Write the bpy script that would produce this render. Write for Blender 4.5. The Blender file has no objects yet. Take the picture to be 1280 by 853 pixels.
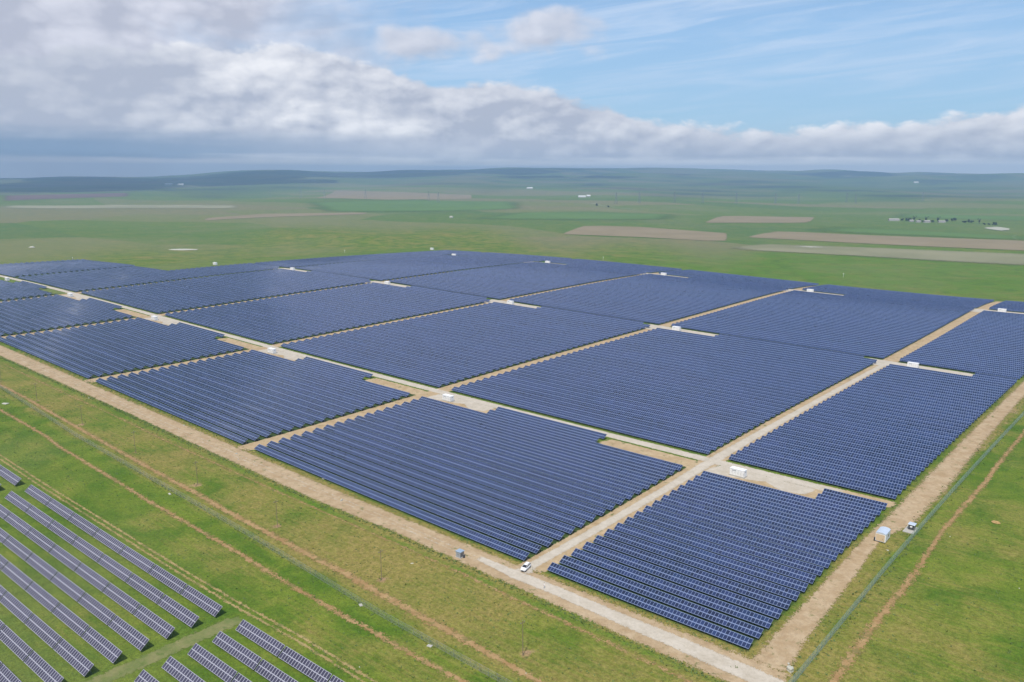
import bpy, bmesh, math, random
import numpy as np
from mathutils import Vector, Matrix
from math import radians as rad
random.seed(7); rng = np.random.default_rng(7)
S = bpy.context.scene
C = S.collection

# ------------------------------------------------------------------ camera
CAM = np.array([330.107, -178.598, 113.640]); YAW, PITCH, ROLL, FPX = 0.716478, 0.205502, 0.002628, 1011.03
PW, PH = 1280., 853.
def cam_axes():
    fh = np.array([-math.sin(YAW), math.cos(YAW), 0]); r = np.array([math.cos(YAW), math.sin(YAW), 0]); up = np.array([0, 0, 1.])
    f = fh*math.cos(PITCH) - up*math.sin(PITCH); u = fh*math.sin(PITCH) + up*math.cos(PITCH)
    return r*math.cos(ROLL) + u*math.sin(ROLL), u*math.cos(ROLL) - r*math.sin(ROLL), f
CR, CU, CF = cam_axes()
cd = bpy.data.cameras.new('camera'); cam = bpy.data.objects.new('camera', cd); C.objects.link(cam)
M = Matrix.Identity(4)
for i in range(3):
    M[i][0], M[i][1], M[i][2], M[i][3] = CR[i], CU[i], -CF[i], CAM[i]
cam.matrix_world = M
cd.sensor_fit = 'HORIZONTAL'; cd.sensor_width = 36; cd.lens = 36*FPX/PW; cd.clip_start = 1; cd.clip_end = 200000
S.camera = cam

# ------------------------------------------------------------------ light, sky, exposure
SUN_EL, SUN_DIR = rad(60), (0.38, -0.92)          # direction towards the sun on the ground plan
sun_az = math.atan2(SUN_DIR[0], SUN_DIR[1])        # clockwise from +Y
sl = bpy.data.lights.new('sun', 'SUN'); sl.energy = 3.6; sl.angle = rad(0.53); sl.color = (1, .96, .89)
so = bpy.data.objects.new('sun', sl); C.objects.link(so)
tos = Vector((math.sin(sun_az)*math.cos(SUN_EL), math.cos(sun_az)*math.cos(SUN_EL), math.sin(SUN_EL)))
so.rotation_euler = tos.to_track_quat('Z', 'Y').to_euler(); so.location = (300, -100, 400)
S.view_settings.view_transform = 'Standard'; S.view_settings.look = 'None'
S.view_settings.exposure = 0.22; S.view_settings.gamma = 1.0
S.cycles.use_denoising = True
S.cycles.max_bounces = 6; S.cycles.diffuse_bounces = 2; S.cycles.glossy_bounces = 2; S.cycles.transparent_max_bounces = 12; S.cycles.volume_bounces = 1

class NT:
    """small helper to write node trees"""
    def __init__(s, tree): s.t = tree; s.n = tree.nodes; s.l = tree.links
    def node(s, typ, ins=None, **kw):
        n = s.n.new(typ)
        for k, v in kw.items(): setattr(n, k, v)
        for k, v in (ins or {}).items(): s.set(n.inputs[k], v)
        return n
    def set(s, sock, v):
        if isinstance(v, bpy.types.NodeSocket): s.l.new(v, sock)
        else:
            if hasattr(sock.default_value, '__len__') and not hasattr(v, '__len__'): v = (v,)*len(sock.default_value)
            if hasattr(sock.default_value, '__len__') and len(sock.default_value) == 4 and len(v) == 3: v = (*v, 1)
            sock.default_value = v
    def m(s, op, a, b=0., c=0., clamp=False):
        n = s.node('ShaderNodeMath', operation=op, use_clamp=clamp)
        for i, v in enumerate((a, b, c)): s.set(n.inputs[i], v)
        return n.outputs[0]
    def vm(s, op, a, b=(0, 0, 0)):
        n = s.node('ShaderNodeVectorMath', operation=op); s.set(n.inputs[0], a)
        if op == 'SCALE': s.set(n.inputs['Scale'], b)
        else: s.set(n.inputs[1], b)
        return n.outputs['Value' if op == 'DOT_PRODUCT' else 0]
    def mix(s, f, a, b, mode='MIX'):
        n = s.node('ShaderNodeMix', data_type='RGBA', blend_type=mode, clamp_factor=True)
        s.set(n.inputs[0], f); s.set(n.inputs[6], a); s.set(n.inputs[7], b); return n.outputs[2]
    def sm(s, v, a, b, lo=0., hi=1.):
        n = s.node('ShaderNodeMapRange', interpolation_type='SMOOTHSTEP')
        for i, q in enumerate((v, a, b, lo, hi)): s.set(n.inputs[i], q)
        return n.outputs[0]
    def noise(s, vec, scale, detail=2., rough=.5, dist=0., out=0):
        n = s.node('ShaderNodeTexNoise', {'Vector': vec, 'Scale': scale, 'Detail': detail, 'Roughness': rough, 'Distortion': dist})
        return n.outputs[out]
    def ramp(s, f, stops, interp='LINEAR'):
        n = s.node('ShaderNodeValToRGB', {'Fac': f}); cr = n.color_ramp; cr.interpolation = interp
        while len(cr.elements) < len(stops): cr.elements.new(.5)
        for e, (p, c) in zip(cr.elements, stops):
            e.position = p; e.color = (*c, 1) if hasattr(c, '__len__') else (c, c, c, 1)
        return n.outputs[0]
    def sep(s, v): return s.node('ShaderNodeSeparateXYZ', {0: v}).outputs
    def comb(s, x, y, z): return s.node('ShaderNodeCombineXYZ', {0: x, 1: y, 2: z}).outputs[0]

def build_sky():
    w = bpy.data.worlds.new('World'); S.world = w; w.use_nodes = True
    t = NT(w.node_tree); t.n.clear()
    STR = 0.10
    sky = t.node('ShaderNodeTexSky', sky_type='NISHITA', sun_disc=False, sun_elevation=SUN_EL, sun_rotation=sun_az,
                 altitude=300, air_density=1.0, dust_density=.6, ozone_density=1.3)
    d = t.vm('NORMALIZE', t.node('ShaderNodeTexCoord').outputs['Generated'])
    x, y, z = t.sep(d)
    fx, fy = -math.sin(YAW), math.cos(YAW)
    fwd = t.m('ADD', t.m('MULTIPLY', x, fx), t.m('MULTIPLY', y, fy))
    rgt = t.m('ADD', t.m('MULTIPLY', x, fy), t.m('MULTIPLY', y, -fx))
    az = t.m('MULTIPLY', t.m('ARCTAN2', rgt, fwd), 180/math.pi)       # compass bearing from the middle of the view, degrees
    el = t.m('MULTIPLY', t.m('ARCSINE', z), 180/math.pi)
    P = t.comb(t.m('MULTIPLY', az, .10), t.m('MULTIPLY', el, .185), 0.)
    air = t.ramp(t.m('DIVIDE', el, 30.), [(0, (.40, .56, .72)), (.12, (.27, .50, .74)), (.30, (.25, .47, .76)), (.6, (.11, .27, .60)), (1, (.07, .19, .48))])
    base = t.mix(.75, t.vm('SCALE', sky.outputs[0], STR), air)
    n_big = t.noise(P, 1.1, 5, .55, .3)
    def dens(v):
        f = t.noise(v, 1.55, 9, .60)
        w = t.vm('ADD', v, t.vm('SCALE', t.vm('SUBTRACT', t.noise(v, 3., 3, .5, out=1), (.5, .5, .5)), .22))
        b1 = t.node('ShaderNodeTexVoronoi', {'Vector': w, 'Scale': 2.3, 'Smoothness': .7}, feature='SMOOTH_F1', voronoi_dimensions='2D').outputs[0]
        b2 = t.node('ShaderNodeTexVoronoi', {'Vector': w, 'Scale': 5.6}, feature='F1', voronoi_dimensions='2D').outputs[0]
        return t.m('ADD', t.m('MULTIPLY', f, .66), t.m('ADD', t.m('MULTIPLY', t.m('SUBTRACT', .85, b1), .30), t.m('MULTIPLY', t.m('SUBTRACT', .85, b2), .13)))
    n_med = dens(P)
    n_up = dens(t.vm('ADD', P, (-.04, .07, 0)))
    relief = t.m('MULTIPLY', t.m('SUBTRACT', n_med, n_up), 3.6)
    n_fine = t.noise(t.vm('ADD', P, t.vm('SCALE', t.noise(P, 4., 2, .5, out=1), .15)), 6., 8, .64)
    # high thin streaks
    Q = t.comb(t.m('ADD', t.m('MULTIPLY', az, .035), t.m('MULTIPLY', el, .03)), t.m('SUBTRACT', t.m('MULTIPLY', el, .42), t.m('MULTIPLY', az, .045)), 3.3)
    cir = t.noise(Q, 2.2, 6, .6, .8)
    cir = t.m('MULTIPLY', t.m('ADD', t.m('MULTIPLY', t.sm(cir, .38, .78), .8), .16), t.sm(el, 2.0, 6.5))
    col = t.mix(t.m('MULTIPLY', cir, .70), base, (.56, .66, .82))
    # grey veil of cloud in the upper left
    veil_az = t.sm(t.m('ADD', az, t.m('MULTIPLY', t.m('SUBTRACT', n_big, .5), 26.)), -21., -4., 1., 0.)
    veil = t.m('MULTIPLY', veil_az, t.sm(el, 3.2, 6.0))
    vcol = t.mix(t.m('ADD', t.sm(n_med, .35, .7), t.m('MULTIPLY', relief, .5)), (.43, .46, .56), (.62, .64, .73))
    col = t.mix(veil, col, vcol)
    # small separate grey cumulus
    def puff(a0, e0, ra, re, amp):
        q = t.m('ADD', t.m('POWER', t.m('DIVIDE', t.m('SUBTRACT', az, a0), ra), 2.), t.m('POWER', t.m('DIVIDE', t.m('SUBTRACT', el, e0), re), 2.))
        q = t.m('ADD', t.m('SUBTRACT', 1., q), t.m('MULTIPLY', t.m('SUBTRACT', n_med, .5), amp))
        return t.sm(q, -.15, 1.25)
    pf = t.m('MAXIMUM', puff(2.0, 9.2, 5.2, 1.7, 5.0), puff(-4.8, 8.4, 5.6, 1.4, 5.0))
    col = t.mix(t.m('MULTIPLY', pf, .85), col, t.mix(t.m('ADD', .5, relief), (.46, .49, .58), (.66, .67, .74)))
    # the bank of cumulus along the horizon
    top = t.ramp(t.m('ADD', t.m('DIVIDE', az, 80.), .5), [(0, .62), (.10, .66), (.20, .74), (.275, .80), (.335, .78), (.40, .66), (.50, .56), (.58, .47), (.63, .34), (.70, .27), (.80, .29), (.86, .35), (.93, .43), (1, .43)])
    T = t.m('MULTIPLY', top, 10.)
    h = t.m('SUBTRACT', T, el)                                            # depth below the cloud top, degrees
    hh = t.m('ADD', h, t.m('ADD', t.m('MULTIPLY', t.m('SUBTRACT', n_med, .5), 3.6), t.m('MULTIPLY', t.m('SUBTRACT', n_fine, .5), 1.3)))
    mask = t.sm(hh, -.12, .50)
    core = t.sm(t.m('ABSOLUTE', t.m('ADD', az, 14.)), 13., 3.)             # the brightest towers stand left of the middle
    lit = t.m('ADD', t.m('MULTIPLY', t.sm(hh, .0, 2.0, 1., 0.), t.m('ADD', .22, t.m('MULTIPLY', t.sm(az, 2., 14.), .35))), t.m('ADD', t.m('ADD', t.m('MULTIPLY', t.m('SUBTRACT', n_fine, .5), .5), t.m('MULTIPLY', t.sm(n_med, .42, .66), .35)), t.m('ADD', t.m('MULTIPLY', relief, .75), t.m('MULTIPLY', t.m('MULTIPLY', core, t.sm(n_big, .35, .6)), .45))))
    leftish = t.sm(az, -30., 2., 1., 0.)
    lit = t.m('MULTIPLY', lit, t.sm(az, -28., -15., .55, 1.))
    body = t.mix(t.m('MULTIPLY', lit, .95, clamp=True), (.41, .45, .55), (.80, .81, .85))
    # flat dark base with a paler slot under it
    slotn = t.noise(t.comb(t.m('MULTIPLY', az, .05), t.m('MULTIPLY', el, .9), 1.7), 2., 4, .5)
    els = t.m('ADD', el, t.m('MULTIPLY', t.m('SUBTRACT', slotn, .5), .9))
    dark = t.m('MULTIPLY', t.m('MULTIPLY', t.sm(els, 2.9, 1.6), t.sm(els, .55, 1.15)), t.m('ADD', .30, t.m('MULTIPLY', t.sm(az, -16., 4., 1., 0.), .65)))
    dcol = t.mix(leftish, (.46, .50, .61), (.19, .28, .42))
    body = t.mix(t.m('MULTIPLY', dark, .95), body, dcol)
    low = t.sm(els, 1.15, .5)
    lcol = t.mix(leftish, (.86, .86, .89), (.58, .61, .70))
    body = t.mix(t.m('MULTIPLY', low, .9), body, lcol)
    col = t.mix(mask, col, body)
    # below the horizon: what the ground would give
    col = t.mix(t.sm(el, -.2, -2.), col, (.25, .30, .25))
    bg = t.node('ShaderNodeBackground', {'Color': col, 'Strength': 1.0})
    out = t.node('ShaderNodeOutputWorld'); t.l.new(bg.outputs[0], out.inputs[0])
build_sky()

# ------------------------------------------------------------------ terrain
TC = [(1, 0, -3.6397), (0, 1, 5.3596), (0, 2, -1.0177), (0, 3, -1.7467), (0, 4, 3.6155), (0, 5, -2.179), (1, 1, -1.4582), (1, 2, -2.3139), (1, 3, 2.5983), (1, 4, 1.8223), (1, 5, -1.4522), (2, 0, 1.725), (2, 1, -0.8214), (2, 2, -4.804), (2, 3, 1.8265), (2, 4, 0.2254), (3, 0, 0.7599), (3, 1, 0.5277), (3, 2, 0.8269), (3, 3, -0.1016), (4, 0, -0.8299), (4, 1, -0.6269), (4, 2, 1.0499), (5, 0, 0.0568), (5, 1, -0.1412), (6, 0, 0.1184)]
def sst(x, a, b):
    t = np.clip((x-a)/(b-a), 0, 1); return t*t*(3-2*t)
SKY_X = [-400, 0, 100, 200, 250, 330, 370, 420, 480, 560, 620, 700, 760, 850, 900, 960, 1030, 1100, 1135, 1180, 1280, 1700]
SKY_Y = [226, 225, 224, 222.4, 219, 214.2, 213.6, 215.4, 216.2, 213.6, 211.6, 210, 211.2, 210.8, 211.4, 213, 213.8, 215.6, 214.4, 215.6, 216.6, 219]
RR = 13000.
def terr(u, v):
    u = np.asarray(u, float); v = np.asarray(v, float)
    cu = np.clip(u, -760, 290); cv = np.clip(v, -70, 720)
    a = (cu+150)/300; b = (cv-200)/300
    z = 0
    for i, j, c in TC: z = z + c*a**i*b**j
    d = np.hypot(u-cu, v-cv)
    z = z*np.exp(-(d/350)**2) - 5.*(1-np.exp(-(d/350)**2))
    dx, dy = u-CAM[0], v-CAM[1]
    fw = dx*(-math.sin(YAW)) + dy*math.cos(YAW); rt = dx*math.cos(YAW) + dy*math.sin(YAW)
    r = np.hypot(dx, dy); az = np.arctan2(rt, fw)
    az = np.clip(az, -1.0, 1.0)
    sx = 640 + 1011*np.tan(az); sy = np.interp(sx, SKY_X, SKY_Y)
    zr = CAM[2] + RR*np.cos(az)*(215.76-sy)/1011.
    s = sst(r, 4200, RR)
    hill = (zr+5)*s**1.25
    und = (np.sin(u/610+1.3)*np.sin(v/540+.4) + .6*np.sin(u/270+v/390))*9*sst(r, 1500, 4500) + 14*np.sin(u/1500+2)*np.sin(v/1250)*sst(r, 4000, 7000)*(1-sst(r, 10500, 12800))
    und = und + (22*np.sin(u/420+v/900+.7)*np.sin(v/510-u/1300) + 12*np.sin(u/190-v/230))*sst(r, 7500, 9500)*(1-sst(r, 11800, 12900))
    back = sst(r, RR+300, RR+6000)
    return z + (hill+und)*(1-back) - 20*back
def tz(u, v): return float(terr(u, v))
def at(px, py):
    """point of the ground that shows at a pixel of the photograph"""
    d = CR*(px-PW/2)/FPX - CU*(py-PH/2)/FPX + CF
    ts = np.concatenate([np.arange(60, 1500, .5), np.geomspace(1500, 16000, 4000)])
    X = CAM + ts[:, None]*d
    i = int(np.argmax(X[:, 2] < terr(X[:, 0], X[:, 1])))
    return X[i]
def proj(X):
    d = np.asarray(X, float)-CAM; zc = d@CF
    return PW/2+FPX*(d@CR)/zc, PH/2-FPX*(d@CU)/zc

# ------------------------------------------------------------------ object helpers
def tag(o, label=None, cat=None, group=None, kind=None):
    if label: o['label'] = label
    if cat: o['category'] = cat
    if group: o['group'] = group
    if kind: o['kind'] = kind
    return o
def empty(name, loc=(0, 0, 0), rz=0):
    o = bpy.data.objects.new(name, None); C.objects.link(o); o.location = loc; o.rotation_euler = (0, 0, rz); o.empty_display_size = .3
    return o
class MB:
    """collects boxes, tubes and faces and links them as ONE mesh object"""
    def __init__(s): s.v = []; s.f = []; s.uv = []; s.mi = []
    def face(s, pts, uv=None, mi=0):
        i = len(s.v); s.v += [tuple(p) for p in pts]; s.f.append(tuple(range(i, i+len(pts)))); s.uv.append(uv or [(0, 0)]*len(pts)); s.mi.append(mi)
    def box(s, c, d, rz=0., mi=0, taper=1.):
        hx, hy, hz = d[0]/2, d[1]/2, d[2]/2
        cs, sn = math.cos(rz), math.sin(rz); p = []
        for z, k in ((-hz, 1.), (hz, taper)):
            for x, y in ((-hx, -hy), (hx, -hy), (hx, hy), (-hx, hy)):
                x *= k; y *= k
                p.append((c[0]+x*cs-y*sn, c[1]+x*sn+y*cs, c[2]+z))
        for q in ((3, 2, 1, 0), (4, 5, 6, 7), (0, 1, 5, 4), (1, 2, 6, 5), (2, 3, 7, 6), (3, 0, 4, 7)):
            s.face([p[i] for i in q], mi=mi)
    def tube(s, a, b, r0, r1=None, n=8, mi=0, caps=True):
        a, b = Vector(a), Vector(b); r1 = r0 if r1 is None else r1
        w = (b-a).normalized(); x = w.orthogonal().normalized(); y = w.cross(x)
        A = [a+(x*math.cos(t)+y*math.sin(t))*r0 for t in [2*math.pi*k/n for k in range(n)]]
        B = [b+(x*math.cos(t)+y*math.sin(t))*r1 for t in [2*math.pi*k/n for k in range(n)]]
        for k in range(n): s.face([A[k], A[(k+1) % n], B[(k+1) % n], B[k]], mi=mi)
        if caps: s.face(A[::-1], mi=mi); s.face(B, mi=mi)
    def build(s, name, mats, parent=None, smooth=False, bevel=0., merge=False):
        me = bpy.data.meshes.new(name)
        me.from_pydata([tuple(map(float, p)) for p in s.v], [], s.f)
        uvl = me.uv_layers.new(name='UVMap')
        flat = [c for f in s.uv for q in f for c in q]
        uvl.data.foreach_set('uv', flat)
        for m in (mats if isinstance(mats, (list, tuple)) else [mats]): me.materials.append(m)
        me.polygons.foreach_set('material_index', s.mi)
        if merge or bevel:
            bm = bmesh.new(); bm.from_mesh(me); bmesh.ops.remove_doubles(bm, verts=bm.verts, dist=1e-4); bm.to_mesh(me); bm.free()
        if smooth: me.polygons.foreach_set('use_smooth', [True]*len(me.polygons))
        me.update()
        o = bpy.data.objects.new(name, me); C.objects.link(o)
        if bevel:
            b = o.modifiers.new('Bevel', 'BEVEL'); b.width = bevel; b.segments = 2; b.limit_method = 'ANGLE'
        if parent: o.parent = parent
        return o
def copy_tree(o, parent=None):
    c = o.copy(); C.objects.link(c)
    if parent: c.parent = parent
    for ch in list(o.children): copy_tree(ch, c)
    return c

# ------------------------------------------------------------------ materials
MATS = {}
def new_mat(name):
    m = bpy.data.materials.new(name); m.use_nodes = True; t = NT(m.node_tree); t.n.clear()
    out = t.node('ShaderNodeOutputMaterial'); MATS[name] = m
    return m, t, out
def simple(name, col, rough=.6, metal=0., var=.12, scale=3., spec=.4, bump=0.):
    m, t, out = new_mat(name)
    pos = t.node('ShaderNodeNewGeometry').outputs['Position']
    n = t.noise(pos, scale, 4, .6)
    f = t.m('ADD', 1-var, t.m('MULTIPLY', n, 2*var))
    c = t.mix(1., (*col, 1), t.comb(f, f, f), 'MULTIPLY')
    b = t.node('ShaderNodeBsdfPrincipled', {'Base Color': c, 'Roughness': rough, 'Metallic': metal, 'Specular IOR Level': spec})
    if bump:
        bp_ = t.node('ShaderNodeBump', {'Strength': bump, 'Distance': .05, 'Height': n}); t.l.new(bp_.outputs[0], b.inputs['Normal'])
    t.l.new(b.outputs[0], out.inputs[0]); return m
white_paint = simple('white_paint', (.80, .80, .79), .45, var=.05, scale=1.)
cream_paint = simple('cream_paint', (.62, .47, .30), .6, var=.06)
grey_metal = simple('grey_metal', (.30, .31, .32), .45, .6)
galv = simple('galvanised_steel', (.42, .43, .44), .45, .7)
dark_metal = simple('dark_metal', (.06, .065, .07), .5, .3)
concrete = simple('concrete', (.40, .38, .34), .85, var=.18, scale=1.2)
blue_roof = simple('blue_white_roof', (.56, .62, .69), .35, .2, var=.06)
bluegrey_roof = simple('blue_grey_roof', (.33, .42, .52), .4, .2, var=.06)
seam_grey = simple('seam_grey', (.32, .34, .36), .5)
timber = simple('weathered_timber', (.20, .150, .11), .85, var=.3, scale=6)
stone_pale = simple('pale_stone', (.44, .43, .36), .9, var=.2, scale=2, bump=.4)
straw = simple('straw', (.42, .27, .11), .9, var=.3, scale=4)
rubber = simple('rubber', (.02, .02, .02), .8)
car_paint = simple('white_car_paint', (.82, .82, .82), .18, var=.02, spec=.6)
car_glass = simple('car_glass', (.012, .014, .017), .06, spec=.8, var=.02)
lamp_glass = simple('lamp_glass', (.6, .6, .6), .1, var=.02)
red_glass = simple('red_glass', (.35, .02, .02), .15, var=.02)
skin_m = simple('skin', (.45, .28, .20), .6, var=.05)
shirt_m = simple('white_cloth', (.80, .80, .78), .8, var=.05)
trousers_m = simple('pale_cloth', (.72, .71, .68), .8, var=.08)
hair_m = simple('dark_hair', (.02, .016, .013), .6)
bark = simple('bark', (.09, .065, .045), .9, var=.3)
leaf_m = simple('leaf', (.035, .06, .028), .8, var=.5, scale=.8)
roof_tile = simple('pale_roofing', (.33, .31, .29), .7)
plaster = simple('plaster', (.44, .43, .40), .8)

def panel_material(name, cell_a, cell_b, line_col, line_w, mid_w, var):
    """solar modules: UV x counts modules along the row, UV y counts the two modules up the slope"""
    m, t, out = new_mat(name)
    uv = t.node('ShaderNodeUVMap', uv_map='UVMap').outputs[0]
    x, y, _ = t.sep(uv)
    fx = t.m('FRACT', x); fy = t.m('FRACT', y)
    ex = t.m('MINIMUM', fx, t.m('SUBTRACT', 1., fx)); ey = t.m('MINIMUM', fy, t.m('SUBTRACT', 1., fy))
    lx = t.m('LESS_THAN', ex, line_w); ly = t.m('LESS_THAN', ey, mid_w)
    line = t.m('MAXIMUM', lx, ly)
    wn = t.node('ShaderNodeTexWhiteNoise', {'Vector': t.comb(t.m('FLOOR', x), t.m('FLOOR', y), 0.)}, noise_dimensions='2D')
    pos = t.node('ShaderNodeNewGeometry').outputs['Position']
    big = t.noise(pos, .035, 4, .6)
    f = t.m('ADD', t.m('MULTIPLY', wn.outputs[0], .5), t.m('MULTIPLY', t.sm(big, .3, .7), .5))
    cell = t.mix(f, cell_a, cell_b)
    rowid = t.node('ShaderNodeTexWhiteNoise', {'W': t.m('FLOOR', t.m('DIVIDE', x, 400.))}, noise_dimensions='1D').outputs[0]
    tab = t.node('ShaderNodeTexWhiteNoise', {'W': t.m('FLOOR', t.m('DIVIDE', x, 18.))}, noise_dimensions='1D').outputs[0]
    g = t.m('ADD', 1-var-.22, t.m('ADD', t.m('MULTIPLY', t.sep(wn.outputs[1])[1], 2*var), t.m('ADD', t.m('MULTIPLY', rowid, .26), t.m('MULTIPLY', tab, .24))))
    cell = t.mix(1., cell, t.comb(g, g, g), 'MULTIPLY')
    col = t.mix(line, cell, line_col)
    rough = t.m('ADD', t.m('ADD', .06, t.m('MULTIPLY', tab, .12)), t.m('MULTIPLY', line, .35))
    b = t.node('ShaderNodeBsdfPrincipled', {'Base Color': col, 'Roughness': rough, 'IOR': 1.45, 'Specular IOR Level': .45})
    t.l.new(b.outputs[0], out.inputs[0]); return m
panel_blue = panel_material('blue_solar_modules', (.009, .022, .063), (.016, .025, .077), (.16, .21, .35), .058, .085, .36)
panel_grey = panel_material('grey_solar_modules', (.040, .038, .066), (.052, .049, .080), (.33, .33, .39), .085, .065, .15)

def ground_material():
    m, t, out = new_mat('grassland')
    pos = t.node('ShaderNodeNewGeometry').outputs['Position']
    att = t.node('ShaderNodeAttribute', attribute_name='mask').outputs['Color']
    dry, lush, soil = t.sep(att); shaded_weeds = t.node('ShaderNodeAttribute', attribute_name='shaded_weeds').outputs['Fac']
    n1 = t.noise(pos, .022, 5, .6, .6); n2 = t.noise(pos, .06, 6, .62, .5); n3 = t.noise(pos, .5, 5, .65); n4 = t.noise(pos, 2.3, 3, .6)
    # mowing / tyre streaks along the fields
    px, py, pz = t.sep(pos)
    streak = t.noise(t.comb(t.m('MULTIPLY', px, .05), t.m('MULTIPLY', py, .9), 0.), 1., 4, .6)
    green = t.mix(t.sm(n2, .3, .7), (.066, .130, .010), (.140, .186, .020))
    olive = t.mix(t.sm(n3, .3, .7), (.190, .175, .036), (.265, .205, .066))
    dr = t.m('ADD', dry, t.m('ADD', t.m('MULTIPLY', t.m('SUBTRACT', n1, .5), 1.7), t.m('ADD', t.m('MULTIPLY', t.m('SUBTRACT', n2, .5), .9), t.m('MULTIPLY', t.m('SUBTRACT', streak, .5), .9))))
    col = t.mix(t.sm(dr, .12, .95), green, olive)
    lu = t.m('ADD', lush, t.m('ADD', t.m('MULTIPLY', t.m('SUBTRACT', n2, .5), 1.2), t.m('MULTIPLY', t.m('SUBTRACT', n3, .5), .5)))
    col = t.mix(t.m('MULTIPLY', t.sm(lu, .35, .85), .8), col, (.062, .165, .008))
    so_ = t.m('ADD', soil, t.m('ADD', t.m('MULTIPLY', t.m('SUBTRACT', n3, .5), .8), t.m('MULTIPLY', t.m('SUBTRACT', n2, .5), .8)))
    col = t.mix(t.sm(so_, .35, .75), col, t.mix(t.sm(n2, .35, .65), (.27, .155, .08), (.34, .23, .13)))
    n5 = t.noise(pos, 1.15, 6, .75)
    n6 = t.noise(pos, 3.5, 4, .7)
    f = t.m('ADD', .22, t.m('ADD', t.m('MULTIPLY', t.sm(n5, .25, .75), .60), t.m('ADD', t.m('MULTIPLY', t.sm(n6, .25, .75), .55), t.m('MULTIPLY', n3, .30))))
    far_ = t.noise(pos, .0016, 5, .6, .4)
    vr = t.node('ShaderNodeTexVoronoi', {'Vector': t.vm('MULTIPLY', t.vm('ADD', pos, t.vm('SCALE', t.noise(pos, .002, 2, .5, out=1), 160.)), (.0016, .0034, 0.)), 'Scale': 1.}, voronoi_dimensions='2D')
    pc = t.sep(vr.outputs['Color'])
    plot = t.ramp(pc[0], [(0, (.085, .150, .030)), (.22, (.17, .175, .075)), (.42, (.070, .135, .035)), (.6, (.20, .170, .100)), (.78, (.10, .160, .035)), (1, (.15, .165, .080))], 'CONSTANT')
    plots = t.node('ShaderNodeAttribute', attribute_name='plots').outputs['Fac']
    col = t.mix(t.m('MULTIPLY', plots, .62), col, plot)
    col = t.mix(t.m('MULTIPLY', t.sm(far_, .5, .68), .45), col, (.19, .185, .085))
    col = t.mix(t.m('MULTIPLY', shaded_weeds, .92), col, t.mix(t.sm(n3, .35, .65), (.022, .042, .014), (.05, .075, .022)))  # dark weeds inside the blocks, with the panels' shade painted into the colour
    scrub = t.node('ShaderNodeAttribute', attribute_name='scrub').outputs['Fac']
    col = t.mix(t.m('MULTIPLY', scrub, t.sm(far_, .32, .52, .85, .25)), col, (.028, .042, .040))
    col = t.mix(1., col, t.comb(f, f, f), 'MULTIPLY')
    b = t.node('ShaderNodeBsdfPrincipled', {'Base Color': col, 'Roughness': .95, 'Specular IOR Level': .1})
    bp_ = t.node('ShaderNodeBump', {'Strength': .5, 'Distance': .25, 'Height': t.m('ADD', n4, n3)}); t.l.new(bp_.outputs[0], b.inputs['Normal'])
    t.l.new(b.outputs[0], out.inputs[0]); return m
grass_m = ground_material()

def ragged(name, c0, c1, scale=.25, amp=1.6, weeds=0., fine=.35, weedcol=(.11, .13, .035), soft=0., ruts=0., stip=3.):
    """a worn surface whose edge breaks up: attribute 'edge' = metres from its border"""
    m, t, out = new_mat(name)
    pos = t.node('ShaderNodeNewGeometry').outputs['Position']
    e = t.node('ShaderNodeAttribute', attribute_name='edge').outputs['Fac']
    n = t.noise(pos, scale, 6, .65, .3); n2 = t.noise(pos, 1.1, 5, .65); n3 = t.noise(pos, 4.5, 3, .6)
    col = t.mix(t.sm(n, .32, .68), c0, c1)
    px, py, pz = t.sep(pos)
    f = t.m('ADD', 1-fine*.9, t.m('ADD', t.m('MULTIPLY', n2, fine), t.m('MULTIPLY', n3, fine*.8)))
    col = t.mix(1., col, t.comb(f, f, f), 'MULTIPLY')
    if ruts:
        rt = t.sm(t.m('ABSOLUTE', t.m('SUBTRACT', e, 1.75)), .75, .15)
        col = t.mix(t.m('MULTIPLY', rt, t.m('MULTIPLY', ruts, t.sm(n2, .3, .6))), col, (.56, .50, .42))
        col = t.mix(t.m('MULTIPLY', t.sm(e, 2.2, 3.0), t.m('MULTIPLY', ruts, t.sm(n, .45, .6))), col, (.36, .29, .19))
    if weeds:
        wv = t.noise(pos, .33, 6, .72)
        col = t.mix(t.m('MULTIPLY', t.sm(wv, 1-weeds, 1-weeds+.12), .85), col, weedcol)
    v = t.m('ADD', e, t.m('MULTIPLY', t.m('SUBTRACT', t.noise(pos, .8, 6, .7), .5), 2*amp))
    al = t.sm(v, amp*(.28-.3*soft), amp*(.62+.75*soft), .0, 1.02)
    al = t.m('GREATER_THAN', al, t.sm(t.noise(pos, stip, 3, .6), .30, .70, .02, 1.))      # grass and soil interleave grain by grain
    b = t.node('ShaderNodeBsdfPrincipled', {'Base Color': col, 'Roughness': .95, 'Specular IOR Level': .1})
    tr = t.node('ShaderNodeBsdfTransparent'); mx = t.node('ShaderNodeMixShader', {0: al})
    t.l.new(tr.outputs[0], mx.inputs[1]); t.l.new(b.outputs[0], mx.inputs[2]); t.l.new(mx.outputs[0], out.inputs[0])
    return m
soil_m = ragged('bare_soil', (.34, .240, .135), (.43, .325, .205), weeds=.43, amp=2.4, fine=.55, soft=.35)
lane_m = ragged('lane_soil', (.36, .255, .140), (.44, .335, .205), weeds=.44, amp=1.3, fine=.5, soft=.3)
gravel_m = ragged('pale_gravel', (.42, .365, .285), (.49, .435, .355), amp=1., fine=.42, soft=.5, ruts=.6)
yard_m = ragged('yard_gravel', (.42, .365, .285), (.49, .435, .355), amp=1., fine=.42, soft=.5, weeds=.36, weedcol=(.34, .27, .17))
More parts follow.
